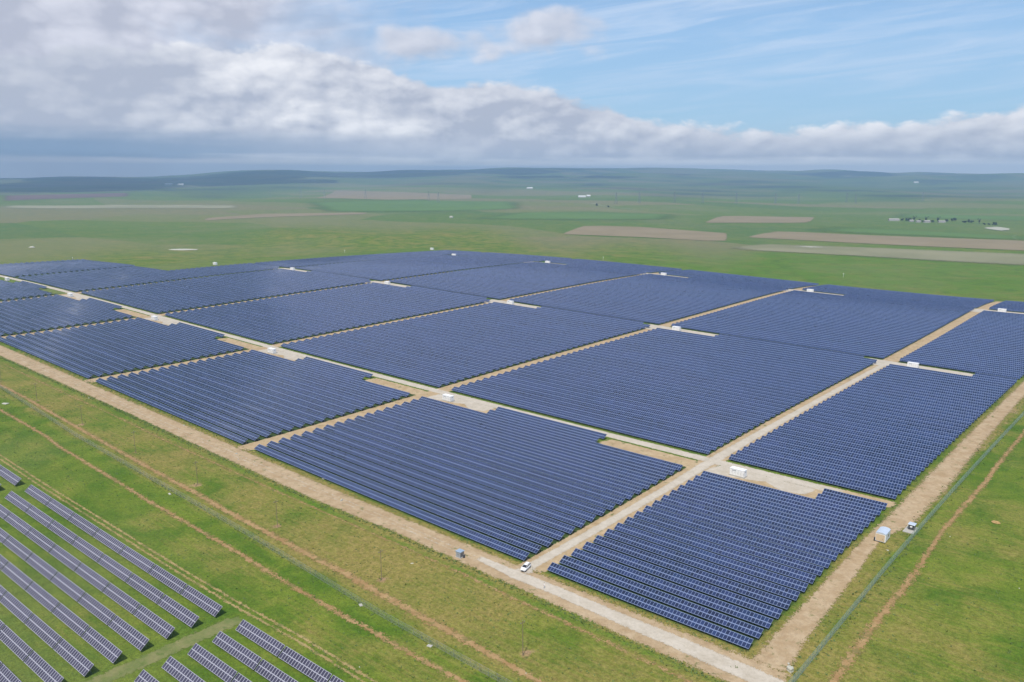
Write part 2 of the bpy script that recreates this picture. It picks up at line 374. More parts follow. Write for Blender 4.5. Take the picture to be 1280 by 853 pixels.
red_m = ragged('red_earth', (.29, .175, .075), (.37, .245, .115), amp=2.6, weeds=.50, fine=.5, weedcol=(.17, .15, .05), soft=.3)
rut_m = ragged('worn_grass', (.29, .215, .085), (.36, .27, .12), amp=1.2, weeds=.50, fine=.5, weedcol=(.13, .15, .045), soft=.3)
mown_m = ragged('trampled_grass', (.125, .160, .045), (.20, .195, .080), amp=2.4, weeds=.45, fine=.5, weedcol=(.10, .14, .035))
pale_strip = ragged('dry_verge', (.18, .180, .095), (.25, .235, .14), scale=.004, amp=20, fine=.3, soft=1., stip=.5)
field_brown = ragged('ploughed_field', (.215, .175, .100), (.25, .200, .120), scale=.01, amp=5, fine=.2, soft=.6, stip=.5)
field_pale = ragged('stubble_field', (.22, .22, .13), (.29, .275, .175), scale=.004, amp=30, fine=.1, soft=1., stip=.5)
field_green = ragged('young_crop', (.088, .155, .032), (.105, .18, .042), scale=.004, amp=70, fine=.1, soft=1., stip=.5)
field_dark = ragged('dark_crop', (.070, .125, .040), (.085, .14, .045), scale=.004, amp=60, fine=.1, soft=1., stip=.5)
field_violet = ragged('dark_ploughland', (.13, .090, .085), (.16, .11, .10), scale=.004, amp=60, fine=.1, soft=1., stip=.5)
river_m = ragged('gravel_bed', (.42, .38, .31), (.50, .46, .40), scale=.01, amp=10, fine=.2)
chalk_m = ragged('chalk_cut', (.34, .335, .26), (.42, .41, .33), scale=.02, amp=8, fine=.2, soft=.7, stip=.5)

# ------------------------------------------------------------------ ground sheet
def make_ground():
    th = np.unique(np.concatenate([np.linspace(-180, -50, 45), np.arange(-50, 50.01, .25), np.linspace(50, 180, 45)]))[:-1]
    th = np.radians(th)
    rr = np.concatenate([[0.], np.arange(20, 120, 8.), np.arange(120, 420, 1.6), np.arange(420, 900, 3.), np.geomspace(900, 15200, 190)])
    a = YAW - th                                   # clockwise bearing from the view
    dirx, diry = -np.sin(a), np.cos(a)
    U = CAM[0] + rr[:, None]*dirx[None]; V = CAM[1] + rr[:, None]*diry[None]
    Z = terr(U, V); nR, nT = U.shape
    co = np.stack([U, V, Z], -1).reshape(-1, 3)
    i, j = np.meshgrid(np.arange(nR-1), np.arange(nT), indexing='ij')
    j2 = (j+1) % nT
    F = np.stack([i*nT+j, i*nT+j2, (i+1)*nT+j2, (i+1)*nT+j], -1).reshape(-1, 4)
    me = bpy.data.meshes.new('ground')
    me.vertices.add(len(co)); me.vertices.foreach_set('co', co.ravel())
    me.loops.add(len(F)*4); me.loops.foreach_set('vertex_index', F.ravel())
    me.polygons.add(len(F)); me.polygons.foreach_set('loop_start', np.arange(len(F))*4); me.polygons.foreach_set('loop_total', np.full(len(F), 4))
    me.update(calc_edges=True)
    if me.polygons[len(F)//2].normal.z < 0: me.flip_normals()
    u, v = co[:, 0], co[:, 1]
    r = np.hypot(u-CAM[0], v-CAM[1])
    band = lambda x, a, b, s: sst(x, a-s, a+s)*(1-sst(x, b-s, b+s))
    dry = .30*np.ones(len(co))
    dry += .28*band(v, -47, -14, 3)*(u < 400)+.10*band(v, -75, -47, 3)                           # the strip between fence and site
    dry += .22*band(v, -47, -14, 3)*band(u, 120, 190, 25)
    dry -= .22*band(v, -55, -47, 2.5)*(1-sst(u, 130, 190))
    dry -= .12*band(v, -70, -50, 3)
    dry += .15*band(v, -68, -57, 3)*sst(u, 40, 200)
    dry -= .25*band(v, -140, -70, 2)
    dry += .20*(u > 266)*sst(-v, -90, 10)*(1-sst(u, 400, 500))*.9
    dry -= .15*band(v, -2.5, 120, 1)*band(u, -700, 254, 2) + .25*band(v, 0, 690, 2)*band(u, -650, 254, 2)
    dry += .04*(v > 690)
    dry -= .10*band(v, -140, -47, 3)*0
    dry += .75*band(v, -3.4, -.7, .5)*(u > -250)*(u < 254)+.25*(u > 253.8)*(u < 266)*(v > -12)*(v < 500)
    dry += .22*sst(r, 1500, 2000)*(1-sst(r, 3600, 5000))*sst(u-.6*v, -900, 200)
    lush = np.zeros(len(co))
    lush += .30*band(v, -55, -46, 2)*(1-sst(u, 60, 170)) + .22*(u > 262)*band(v, 20, 330, 30)*band(u, 262, 330, 8)
    lush += .60*band(v, -18.6, -14.8, 1.)
    lush += .35*band(v, .5, 690, 1)*band(u, -650, 254, 2)
    lush += .62*sst(r, 760, 1000)*(1-sst(r, 1300, 2000))*sst(u+.2*v, -700, 100)
    lush += .18*band(v, -140, -70, 2)
    lush -= .1*sst(r, 2600, 3400)
    soil = np.zeros(len(co))
    for pu in POLE_U: soil += .75*np.exp(-((u-pu)**2+(v+36.5)**2)/7.)
    soil += .42*band(u, 256, 267.5, 1.2)*sst(v, 95, 130)*(v < 600)
    mk = np.stack([dry, lush, soil, np.ones(len(co))], -1)
    at_ = me.color_attributes.new('mask', 'FLOAT_COLOR', 'POINT'); at_.data.foreach_set('color', mk.astype(np.float32).ravel())
    dp = np.zeros(len(co))  # mask of weedy block ground, darkened to paint shade under and between rows
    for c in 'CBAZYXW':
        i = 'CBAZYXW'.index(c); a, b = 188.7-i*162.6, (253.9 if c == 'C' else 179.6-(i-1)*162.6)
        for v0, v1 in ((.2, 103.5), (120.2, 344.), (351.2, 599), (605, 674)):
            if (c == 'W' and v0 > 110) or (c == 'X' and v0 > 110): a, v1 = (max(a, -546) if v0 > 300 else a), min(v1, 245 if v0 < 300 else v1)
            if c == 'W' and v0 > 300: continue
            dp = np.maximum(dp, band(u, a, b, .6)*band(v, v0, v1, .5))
    dx, dy = u-CAM[0], v-CAM[1]; azg = np.arctan2(dx*math.cos(YAW)+dy*math.sin(YAW), -dx*math.sin(YAW)+dy*math.cos(YAW))
    edge_r = np.interp(azg, [-.7, -.35, -.15, 0, .15, .35, .7], [4300, 5000, 6500, 5400, 4500, 4300, 4300])+600*np.sin(azg*23)+300*np.sin(azg*57)
    at3 = me.attributes.new('scrub', 'FLOAT', 'POINT'); at3.data.foreach_set('value', sst(r, edge_r-500, edge_r+900).astype(np.float32))
    at4 = me.attributes.new('plots', 'FLOAT', 'POINT'); at4.data.foreach_set('value', (sst(r+250*np.sin(azg*9)+120*np.sin(azg*31), 1250, 1750)).astype(np.float32))
    at2 = me.attributes.new('shaded_weeds', 'FLOAT', 'POINT'); at2.data.foreach_set('value', dp.astype(np.float32))
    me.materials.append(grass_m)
    me.polygons.foreach_set('use_smooth', [True]*len(F))
    o = bpy.data.objects.new('ground', me); C.objects.link(o); tag(o, 'rolling green grassland reaching to the horizon', 'ground', kind='structure')
POLE_U = [-171.5, -118.6, -62.3, -7.3, 45.3, 99.6, 154.5, 211.5]
make_ground()

def sheet(name, pts_left, pts_right, mat, lift, label, step=4., kind='structure', cat=None, edge_w=2.5):
    """a ribbon draped on the ground between two polylines with the same number of points"""
    L = np.array(pts_left, float); Rr = np.array(pts_right, float)
    segs = [max(1, int(np.ceil(np.linalg.norm((L[k+1]+Rr[k+1]-L[k]-Rr[k])/2)/step))) for k in range(len(L)-1)]
    A = []; B = []
    for k, n in enumerate(segs):
        for q in range(n):
            A.append(L[k]+(L[k+1]-L[k])*q/n); B.append(Rr[k]+(Rr[k+1]-Rr[k])*q/n)
    A.append(L[-1]); B.append(Rr[-1]); A = np.array(A); B = np.array(B)
    cen = (A+B)/2; run = np.concatenate([[0], np.cumsum(np.linalg.norm(np.diff(cen, axis=0), axis=1))])
    w = np.linalg.norm(B-A, axis=1).mean(); nw = max(4, int(w/step)+3)
    ed = min(edge_w, w/2)
    tt = np.unique(np.concatenate([[0, ed/w, 1-ed/w, 1], np.linspace(ed/w, 1-ed/w, max(2, nw-2))]).round(5))
    V = []; E = []
    for k in range(len(A)):
        re_ = min(run[k], run[-1]-run[k])
        for q in tt:
            p = A[k]+(B[k]-A[k])*q
            V.append((p[0], p[1])); E.append(min(q*w, (1-q)*w, max(re_, 0)))
    V = np.array(V); Z = terr(V[:, 0], V[:, 1])+lift
    n = len(tt); F = [(k*n+q, k*n+q+1, (k+1)*n+q+1, (k+1)*n+q) for k in range(len(A)-1) for q in range(n-1)]
    me = bpy.data.meshes.new(name); me.from_pydata([(float(a), float(b), float(z)) for (a, b), z in zip(V, Z)], [], F)
    if me.polygons[0].normal.z < 0: me.flip_normals()
    at_ = me.attributes.new('edge', 'FLOAT', 'POINT'); at_.data.foreach_set('value', np.array(E, np.float32))
    me.materials.append(mat)
    o = bpy.data.objects.new(name, me); C.objects.link(o); tag(o, label, cat or name.replace('_', ' '), kind=kind); return o
def ribbon(name, pts, width, mat, lift, label, **kw):
    p = np.array(pts, float); d = np.gradient(p, axis=0); d /= np.linalg.norm(d, axis=1)[:, None]
    nrm = np.stack([-d[:, 1], d[:, 0]], -1)
    wv = np.asarray(width, float)
    wv = wv[:, None] if wv.ndim else wv
    return sheet(name, p+nrm*wv/2, p-nrm*wv/2, mat, lift, label, **kw)
def rect(name, u0, u1, v0, v1, mat, lift, label, **kw):
    if u1-u0 > v1-v0: return sheet(name, [(u0, v0), (u1, v0)], [(u0, v1), (u1, v1)], mat, lift, label, **kw)
    return sheet(name, [(u0, v0), (u0, v1)], [(u1, v0), (u1, v1)], mat, lift, label, **kw)

# layout of the solar farm (metres): columns of blocks repeat every SP
SP = 162.6
cols = ['C', 'B', 'A', 'Z', 'Y', 'X', 'W']
UL = {c: 188.7-i*SP for i, c in enumerate(cols)}; UR = {c: 179.6-(i-1)*SP for i, c in enumerate(cols)}
UR['C'] = 253.9
# soil and lanes
sheet('bare_ground', [(-420, -16.5), (-238, -15.6), (-64, -14.4), (94, -15.2), (130, -13.2), (190, -14.2), (253, -16.4), (268, -16.6)],
      [(-420, -2.5), (-238, -2.5), (-64, -2.4), (94, -2.2), (130, -2.0), (190, -1.6), (253, -1.2), (268, -1.2)], soil_m, .05, 'bare pinkish soil strip along the front edge of the solar farm')
sheet('bare_ground', [(255.0, -4), (255.0, 20), (255.0, 50), (255.0, 85), (255.0, 107), (255, 150), (255.2, 200), (255.4, 290), (255.5, 600)], [(267, -6), (264.4, 21), (263.2, 50), (261, 85), (266.5, 104), (267.0, 150), (265.5, 200), (264.0, 290), (263, 600)], soil_m, .055, 'bare soil strip between the solar blocks and the green fence')
for i, c in enumerate(cols[1:6]):
    a, b = UR[c], UL[cols[i]]
    v1 = (690, 690, 620, 600, 345)[i]
    rect('lane', a-.6, b+.6, -4, v1, lane_m, .06, 'sandy lane running away from the camera between solar blocks, %s from the right' % ['first', 'second', 'third', 'fourth', 'fifth'][i], edge_w=1.5)
rect('lane', 225, 256, 110.5, 119.2, lane_m, .062, 'dry weedy strip of soil behind the nearest block, right of the gravel yard', edge_w=2.)
rect('lane', -800, 238, 112.2, 118.6, gravel_m, .065, 'pale service road crossing the solar farm behind the front blocks', edge_w=1.2)
ribbon('gravel_road', [(166, -7.2), (175.7, -7.4), (183.1, -7.6), (199.5, -7.3), (210.9, -7.5), (227.2, -7.9), (238.8, -7.9), (250.7, -8.6), (259.3, -8.9), (275, -9.8), (300, -11)], [3, 4, 5.5, 5.4, 5.6, 6.2, 6.6, 7, 7.2, 7.4, 7.4], gravel_m, .10, 'pale gravel access road in front of the nearest block', edge_w=1.2)
ribbon('gravel_road', [(184, -7), (183.2, 0), (184, 40), (184.4, 80), (184.2, 112), (184.6, 200), (184.4, 345)], [8, 4.6, 4.6, 4.8, 6.5, 4.6, 4.2], gravel_m, .095, 'pale gravel road up the lane behind the white car', edge_w=1.2)
for i, c in enumerate(cols[:6]):
    if c == 'X': continue
    # yard cut out of the back of each front block
    sheet('gravel_yard', [(UL[c]-2, 101.6), (UL[c]+14, 104.5), (UL[c]+22, 107.5), (UL[c]+30, 102.5), (UL[c]+40, 105)], [(UL[c]-2, 113.5), (UL[c]+14, 113.5), (UL[c]+22, 113.5), (UL[c]+30, 113.5), (UL[c]+40, 113.5)], yard_m, .08, 'pale gravel yard around the white station, %s from the right' % ['first', 'second', 'third', 'fourth', 'fifth', 'sixth'][i], edge_w=1.2)
    rect('bare_ground', UL[c]-1, UL[c]+44, 101.2, 113, lane_m, .058, 'bare soil under the gravel yard, %s from the right' % ['first', 'second', 'third', 'fourth', 'fifth', 'sixth'][i], edge_w=1.5)
    if c != 'C': rect('bare_ground', UR[c]-45, UR[c]+4, 102, 112, lane_m, .058, 'bare soil corner behind the front block, %s from the right' % ['', 'first', 'second', 'third', 'fourth', 'fifth'][i], edge_w=1.5)
    rect('gravel_pad', UL[c]-18.9, UL[c]+43.6, 332.5, 350.5, yard_m, .08, 'long pale gravel pad beside the second-line station, %s from the right' % ['first', 'second', 'third', 'fourth', 'fifth', 'sixth'][i], edge_w=1.)
    if c != 'X': rect('gravel_pad', UL[c]-18.9, UL[c]+46, 583.5, 604.5, yard_m, .08, 'long pale gravel pad beside the far station, %s from the right' % ['first', 'second', 'third', 'fourth', 'fifth'][i], edge_w=1.)
for dv, w_ in ((0, 'nearer the panels'), (-1.9, 'nearer the grass')):
    ribbon('wheel_rut', [(-400, -7.5+dv), (-238, -7.8+dv), (-120, -7.0+dv), (-20, -8.2+dv), (60, -7.4+dv), (120, -6.6+dv), (168, -6.8+dv)], 1.1, gravel_m, .075, 'faint pale wheel rut in the bare soil strip, the one '+w_, edge_w=.5)
# tracks in the grass
T1 = [(-200, -38.4), (-166.7, -38.4), (-131.6, -38.4), (-96.4, -39.0), (-44.2, -39.9), (-21.1, -40.1), (23.5, -40.8), (53.6, -40.6), (74.6, -41.5), (103.7, -41.2), (125.2, -41.3), (138.7, -41.2), (162.1, -41.7), (174.0, -42.2), (193.8, -42.6), (206.4, -43.1), (217.6, -43.5), (250, -45)]
ribbon('dirt_track', T1, [4, 4, 4.2, 4.2, 4.2, 4.2, 4.6, 5, 5, 5.2, 5.4, 5.6, 5.8, 5.4, 5, 4.6, 4.4, 4.2], red_m, .06, 'reddish dirt track along the near side of the utility poles')
T2 = [(-160, -54.9), (-113.3, -54.9), (-83.2, -54.6), (-53.8, -54.6), (-35.3, -55.8), (15.4, -55.9), (45.8, -56.3), (63.5, -56.1), (107.9, -55.8), (129.5, -56.3), (163.1, -56.4), (177.6, -56.0), (192.6, -56.2), (205.9, -55.7), (240, -55)]
ribbon('dirt_track', T2, 4., red_m, .06, 'reddish dirt track on the near side of the wire fence')
T3 = np.array([(-90, -78.6), (-39.1, -77.8), (8.8, -77.0), (59.9, -75.4), (103.4, -74.3), (140.5, -72.7), (162.3, -71.2), (183.7, -70.9), (230, -70)])
ribbon('wheel_rut', T3+[0, .9], 1.9, rut_m, .055, 'pale wheel rut beside the foreground panels, the one nearer the fence')
ribbon('wheel_rut', T3-[0, .9], 1.9, rut_m, .055, 'pale wheel rut beside the foreground panels, the one nearer the panels')
T4 = [(-220, -20.6), (-193.7, -20.6), (-135.1, -21.0), (-106.4, -20.4), (-53.8, -19.6), (-15.6, -20.2), (15.0, -19.7), (69.6, -19.1), (147.2, -17.6), (158.6, -17.6), (170.4, -17.6), (191.0, -18.4), (208.1, -18.8), (233.2, -19.7), (246.8, -20.5), (270, -21)]
ribbon('dirt_track', T4, [3, 3, 3, 3, 3, 3, 3, 2.6, 2.4, 2.6, 3.2, 3.6, 4, 4, 4, 3.6], red_m, .06, 'faint reddish track below the edge of the bare soil')
T5 = [(275.4, -40), (275.2, 1.0), (274.7, 36.7), (275.1, 66.3), (274.5, 84.1), (273.8, 103.7), (274.4, 127.6), (275.2, 161.8), (274.7, 177.9), (274.8, 235.8), (275, 330)]
ribbon('dirt_track', T5, [5.4, 5.4, 5.0, 4.4, 3.8, 3.2, 4.4, 4.2, 4.0, 3.8, 3.6], red_m, .06, 'red dirt track outside the green fence on the right')
rect('mown_lane', 139.5, 146.5, -150, -74.5, mown_m, .05, 'trampled grass lane between the two foreground arrays', edge_w=2.5)
# far fields
def field(name, quad, mat, label, lift=.5, edge=30):
    q = [at(*p)[:2] for p in quad]
    k = len(q)//2
    sheet(name, q[:k], q[k:][::-1], mat, lift, label, step=60., edge_w=edge)
field('field', [(878, 279), (1012, 279), (1020, 272), (900, 270)], field_brown, 'pinkish ploughed field in the middle distance, the upper smaller one', edge=18)
field('field', [(930, 297), (1100, 306), (1330, 316), (1330, 303), (1100, 295), (968, 289)], field_brown, 'long pinkish ploughed field in the middle distance on the right', edge=18)
field('field', [(700, 293), (800, 297), (910, 303), (910, 292), (800, 284), (730, 282)], field_brown, 'dull brown fallow field left of the ploughed fields', edge=30)
field('river_bed', [(900, 312), (1080, 322), (1330, 336), (1330, 319), (1080, 309), (930, 304)], pale_strip, 'pale gravelly river bed beyond the meadow', lift=.6, edge=16)
for q, lb in (([(985, 309.5), (1042, 311.5), (1042, 309.3), (985, 307.5)], 'left'), ([(1105, 315.5), (1150, 316), (1150, 312.5), (1112, 313)], 'middle'), ([(1200, 319.5), (1240, 320.5), (1240, 318), (1200, 317)], 'right')):
    field('gravel_bar', q, chalk_m, 'whitish gravel bar in the river bed, the %s one' % lb, lift=.9, edge=8)
field('field', [(0, 260), (150, 261), (300, 261), (300, 257), (150, 256), (0, 257)], field_pale, 'pale stubble strip beyond the meadow on the left', edge=70)
field('field', [(0, 252), (80, 249), (165, 246), (165, 241), (80, 243), (0, 245)], field_violet, 'dark violet ploughed land under the hills on the left', edge=60)
field('field', [(255, 276), (330, 272), (460, 268), (460, 266), (330, 267.5), (255, 273)], field_brown, 'thin reddish bare strip across the meadow on the left', edge=14)
field('field', [(395, 248), (480, 250), (590, 249), (590, 244), (480, 240), (420, 238)], field_brown, 'pinkish bare field below the dark hill', edge=90)
field('field', [(400, 266), (560, 265), (660, 262), (660, 252), (520, 250), (370, 253)], field_green, 'bright green crop field in the middle distance', edge=120)
field('field', [(560, 275), (700, 276), (850, 276), (860, 268), (740, 264), (640, 265)], field_green, 'second bright green crop field nearer the farm', edge=70)
field('field', [(1100, 272), (1200, 275), (1330, 278), (1330, 271), (1200, 268), (1110, 266)], field_green, 'green crop field behind the village on the right', edge=30)
field('field', [(990, 290), (1120, 296), (1330, 304), (1330, 297), (1150, 287), (1015, 281)], field_green, 'green crop field between the two ploughed fields on the right', edge=30)
for q, lb in (([(1228, 286), (1263, 291), (1263, 286), (1238, 283)], 'beside the village trees'), ([(1245, 296), (1264, 296), (1264, 294), (1245, 294)], 'right of the green field'), ([(1135, 292), (1152, 292), (1152, 290.5), (1135, 290.5)], 'below the village')):
    field('chalk_patch', q, chalk_m, 'small whitish bare patch ' + lb, lift=.9, edge=8)
ribbon('country_road', [at(x, y)[:2] for x, y in ((1282, 306), (1272, 301), (1266, 297), (1270, 294), (1290, 292))], 7, chalk_m, .9, 'pale winding country road at the right edge', step=20, edge_w=3)
ribbon('country_road', [at(x, y)[:2] for x, y in ((738, 254), (752, 257.5), (764, 259.5), (780, 261), (800, 262.5))], 12, chalk_m, .9, 'pale country road curving past the distant farm', step=30, edge_w=5)
# ------------------------------------------------------------------ solar rows of the main farm
PITCH_V, DEP, RISE, ZLOW, MODW = 6.0, 2.72, 1.45, .82, 1.028
ORD = ['first', 'second', 'third', 'fourth', 'fifth', 'sixth', 'seventh', 'eighth', 'ninth', 'tenth', 'eleventh', 'twelfth', 'thirteenth', 'fourteenth', 'fifteenth',
       'sixteenth', 'seventeenth', 'eighteenth', 'nineteenth', 'twentieth', 'twenty-first', 'twenty-second']
rows = []           # (u0, u1, v, block description, index from front, count)
def add_block(c, tier, vs, desc, cut):
    n = len(vs)
    for k, v in enumerate(vs):
        u0, u1 = cut(k, v, UL[c], UR[c])
        rows.append((u0+.45, u1+.45, v-.30, desc, k, n, c+str(tier)))
D1 = {'C': 'front block beside the cabin', 'B': 'front block behind the white car', 'A': 'front block, third from right', 'Z': 'front block, fourth from right', 'Y': 'front block, fifth from right', 'X': 'front block, sixth from right'}
nth = {'C': 'rightmost', 'B': 'second from right', 'A': 'third from right', 'Z': 'fourth from right', 'Y': 'fifth from right', 'X': 'sixth from right', 'W': 'leftmost'}
for c in cols[:6]:
    def cut(k, v, a, b, c=c):
        if k >= 17: return (a+43, b if c == 'C' else b-45)
        return (a, b)
    add_block(c, 1, [6.*k for k in range(19)], D1[c], cut)
for c in cols:
    def cut(k, v, a, b, c=c):
        if c == 'W': return (a, b)
        if c == 'X' and k >= 21: a = -546.
        if k >= 36: a = max(a, UL[c]+44)
        if k == 37 and c != 'C': b -= 9.5
        return (a, b)
    add_block(c, 2, [120.+6.*k for k in range(22 if c == 'W' else 38)], 'second-line block, '+nth[c], cut)
for c in cols[:6]:
    def cut(k, v, a, b, c=c):
        if c == 'X': a = -546.
        if k >= 39: a = max(a, UL[c]+46)
        if k == 41 and c != 'C': b -= 9.5
        return (a, b)
    add_block(c, 3, [352.6+6.*k for k in range(42)], 'third-line block, '+nth[c], cut)
for c in cols[:6]:
    add_block(c, 4, [604.8+6.*k for k in range(12)], 'farthest block, '+nth[c], lambda k, v, a, b, c=c: (-546. if c == 'X' else a, b))

def row_stations(u0, u1):
    n = max(2, int(round((u1-u0)/MODW))); s = sorted(set(list(range(0, n, 8))+[n]))
    return n, s, u0+np.array(s)*(u1-u0)/n
def row_panels(mb, u0, u1, v, uoff=0, dep=DEP, rise=RISE, zlow=ZLOW, zs=None, shift=None):
    n, s, us = row_stations(u0, u1)
    zb = terr(us, np.full(len(us), v+dep/2)) if zs is None else zs(us)
    sh = np.zeros(len(us)) if shift is None else shift(us)
    th = .05; nz = dep/math.hypot(dep, rise); ny = -rise/math.hypot(dep, rise)
    lo = [(u, v+q, z+zlow) for u, z, q in zip(us, zb, sh)]; hi = [(u, v+dep+q, z+zlow+rise) for u, z, q in zip(us, zb, sh)]
    lod = [(a, b-ny*th, c-nz*th) for a, b, c in lo]; hid = [(a, b-ny*th, c-nz*th) for a, b, c in hi]
    for k in range(len(us)-1):
        a, b = s[k]+uoff, s[k+1]+uoff
        mb.face([lo[k], lo[k+1], hi[k+1], hi[k]], [(a, 0), (b, 0), (b, 2), (a, 2)], 0)
        mb.face([lod[k+1], lod[k], hid[k], hid[k+1]], None, 1)
        mb.face([lod[k], lod[k+1], lo[k+1], lo[k]], None, 1); mb.face([hi[k], hi[k+1], hid[k+1], hid[k]], None, 1)
    mb.face([lo[0], hi[0], hid[0], lod[0]], None, 1); mb.face([lo[-1], lod[-1], hid[-1], hi[-1]], None, 1)
def row_frame(mb, u0, u1, v, dep=DEP, rise=RISE, zlow=ZLOW, step=4.1):
    """two purlins, posts and rafters as one connected frame"""
    n = max(1, int(round((u1-u0-1.2)/step))); w = .05
    us = u0+.6+np.arange(n+1)*(u1-u0-1.2)/n
    zb = terr(us, np.full(len(us), v+dep/2)); base = len(mb.v); mb_rings = []
    for u, z in zip(us, zb):
        for du in (-w, w):
            ring = []
            for q in (.22, .78):
                zt = z+zlow+rise*q-.08; y = v+dep*q
                ring += [(u+du, y-w, zt), (u+du, y+w, zt), (u+du, y+w, zt-.1), (u+du, y-w, zt-.1), (u+du, y+w, z-.15), (u+du, y-w, z-.15)]
            mb_rings.append(len(mb.v)); mb.v += ring
    def f(*i): mb.f.append(tuple(i)); mb.uv.append([(0, 0)]*len(i)); mb.mi.append(0)
    for k in range(len(mb_rings)-1):
        A, B = mb_rings[k], mb_rings[k+1]
        for s_ in (0, 6):
            f(A+s_, B+s_, B+s_+1, A+s_+1); f(A+s_+1, B+s_+1, B+s_+2, A+s_+2); f(A+s_+3, A+s_, B+s_, B+s_+3) if False else f(A+s_+3, B+s_+3, B+s_, A+s_)
            if k % 2 == 0:                                  # a post under this pair of rings
                f(A+s_+2, B+s_+2, B+s_+4, A+s_+4); f(B+s_+3, A+s_+3, A+s_+5, B+s_+5); f(A+s_+3, A+s_+2, A+s_+4, A+s_+5); f(B+s_+2, B+s_+3, B+s_+5, B+s_+4)
            else: f(A+s_+2, B+s_+2, B+s_+3, A+s_+3)
        if k % 2 == 0: f(A+1, B+1, B+6, A+6); f(A+2, A+9, B+9, B+2); f(A+1, A+6, A+9, A+2); f(B+6, B+1, B+2, B+9)
def row_size(u0, u1, v):
    us = np.linspace(u0, u1, 25); z = terr(us, np.full(25, v+DEP/2))
    ax, ay = proj(np.stack([us, np.full(25, v), z+ZLOW], -1)); bx, by = proj(np.stack([us, np.full(25, v+DEP), z+ZLOW+RISE], -1))
    ins = (ax > 0) & (ax < PW) & (ay < PH)
    h = np.abs(ay-by)*np.abs(np.gradient(ax)); return float((h*ins).sum())
sizes = [row_size(*r[:3]) for r in rows]
order = np.argsort(sizes)[::-1]
N_SINGLE = 286
single = set(int(i) for i in order[:N_SINGLE])
rest = MB(); restf = MB()
for i, (u0, u1, v, desc, k, n, bid) in enumerate(rows):
    if i in single:
        mid = (u0+u1)/2; root = empty('solar_panel_row', (mid, v, tz(mid, v)))
        kb = n-1-k
        pos = 'front' if k <= 21 and k <= kb else 'back'
        num = ORD[k] if pos == 'front' else ORD[min(kb, 21)]
        if bid == 'B1' and k == 0: lab = 'dark blue solar panel row at the very front of the block behind the white car'
        elif bid == 'C1' and k == 0: lab = 'nearest dark blue solar panel row, along the pale gravel access road'
        else: lab = '%s blue solar panel row from the %s of the %s' % (num, pos, desc)
        tag(root, lab, 'solar panel row', 'solar panel rows of the main farm')
        mb = MB(); row_panels(mb, u0, u1, v, uoff=i*400); pa = mb.build('panel_table', [panel_blue, grey_metal])
        fb = MB(); row_frame(fb, u0, u1, v); fr = fb.build('support_frame', galv)
        for o in (pa, fr):
            o.parent = root; o.matrix_parent_inverse = Matrix.Translation(root.location).inverted()
    elif sizes[i] > 0:
        row_panels(rest, u0, u1, v, uoff=i*400); row_frame(restf, u0, u1, v, step=8.)
o = rest.build('solar_panel_rows', [panel_blue, grey_metal]); tag(o, 'mass of far blue solar panel rows over the crest of the farm', 'solar panel rows', 'solar panel rows of the main farm', 'stuff')
o = restf.build('support_frames', galv, o); tag(o, kind='stuff')

# ------------------------------------------------------------------ foreground arrays: rows of separate tables
FDEP, FRISE, FZ = 2.45, 1.98, .72
def fg_row(ul, vl, ur, vr, label, zshift=0., ntab=None):
    root = empty('solar_panel_row', (ur, vr, tz(ur, vr))); tag(root, label, 'solar panel row', 'grey solar panel rows in the left foreground')
    L = ur-ul; nt = ntab or max(1, int(round(L/18.6))); tl = L/nt
    sl_ = (vr-vl)/(ur-ul)
    for k in range(nt):
        a, b = ur-(k+1)*tl+(.46 if k < nt-1 else 0), ur-k*tl
        mb = MB(); n, s, us = row_stations(a, b)
        row_panels(mb, a, b, 0., uoff=k*18, dep=FDEP, rise=FRISE, zlow=FZ, zs=lambda x: terr(x, np.full(len(x), (vl+vr)/2+1.2)), shift=lambda x: vl+(x-ul)*sl_)
        o = mb.build('panel_table', [panel_grey, galv]); o.parent = root; o.matrix_parent_inverse = Matrix.Translation(root.location).inverted()
        fb = MB()
        for q in (.2, .8):
            for x0, x1 in ((a+.1, b-.1),):
                y0 = vl+(x0-ul)*sl_+FDEP*q; y1 = vl+(x1-ul)*sl_+FDEP*q
                fb.tube((x0, y0, tz(x0, y0)+FZ+FRISE*q-.11), (x1, y1, tz(x1, y1)+FZ+FRISE*q-.11), .05, n=4)
        f = fb.build('support_rail', galv, None); f.parent = root; f.matrix_parent_inverse = Matrix.Translation(root.location).inverted()
        for x in np.linspace(a+1.2, b-1.2, 5):
            y = vl+(x-ul)*sl_; lg = MB()
            z0 = tz(x, y+1.2)
            lg.tube((x, y+FDEP*.2, z0-.2), (x, y+FDEP*.2, z0+FZ+FRISE*.2-.1), .055, n=6); lg.tube((x, y+FDEP*.8, z0-.2), (x, y+FDEP*.8, z0+FZ+FRISE*.8-.1), .055, n=6)
            lg.tube((x, y+FDEP*.25, z0+.3), (x, y+FDEP*.8, z0+FZ+FRISE*.6), .035, n=4)
            g = lg.build('support_leg', galv); g.parent = root; g.matrix_parent_inverse = Matrix.Translation(root.location).inverted()
for k in range(9):
    fg_row(8.4+1.2*k, -84.4-7.0*k, 138.3+.25*k, -80.9-6.87*k, '%s grey solar panel row from the rutted track, in the large foreground array' % ORD[k])
for k in range(6):
    fg_row(148.2+.5*k, -80.6-6.9*k, 204+.5*k, -79.0-6.9*k, '%s grey solar panel row from the rutted track, beyond the mown lane' % ORD[k], ntab=3)
for k in range(3):
    fg_row(-58, -86.0-7.0*k, -.2+.6*k, -84.8-7.0*k, '%s grey solar panel row from the track, at the left picture edge' % ORD[k], ntab=3)

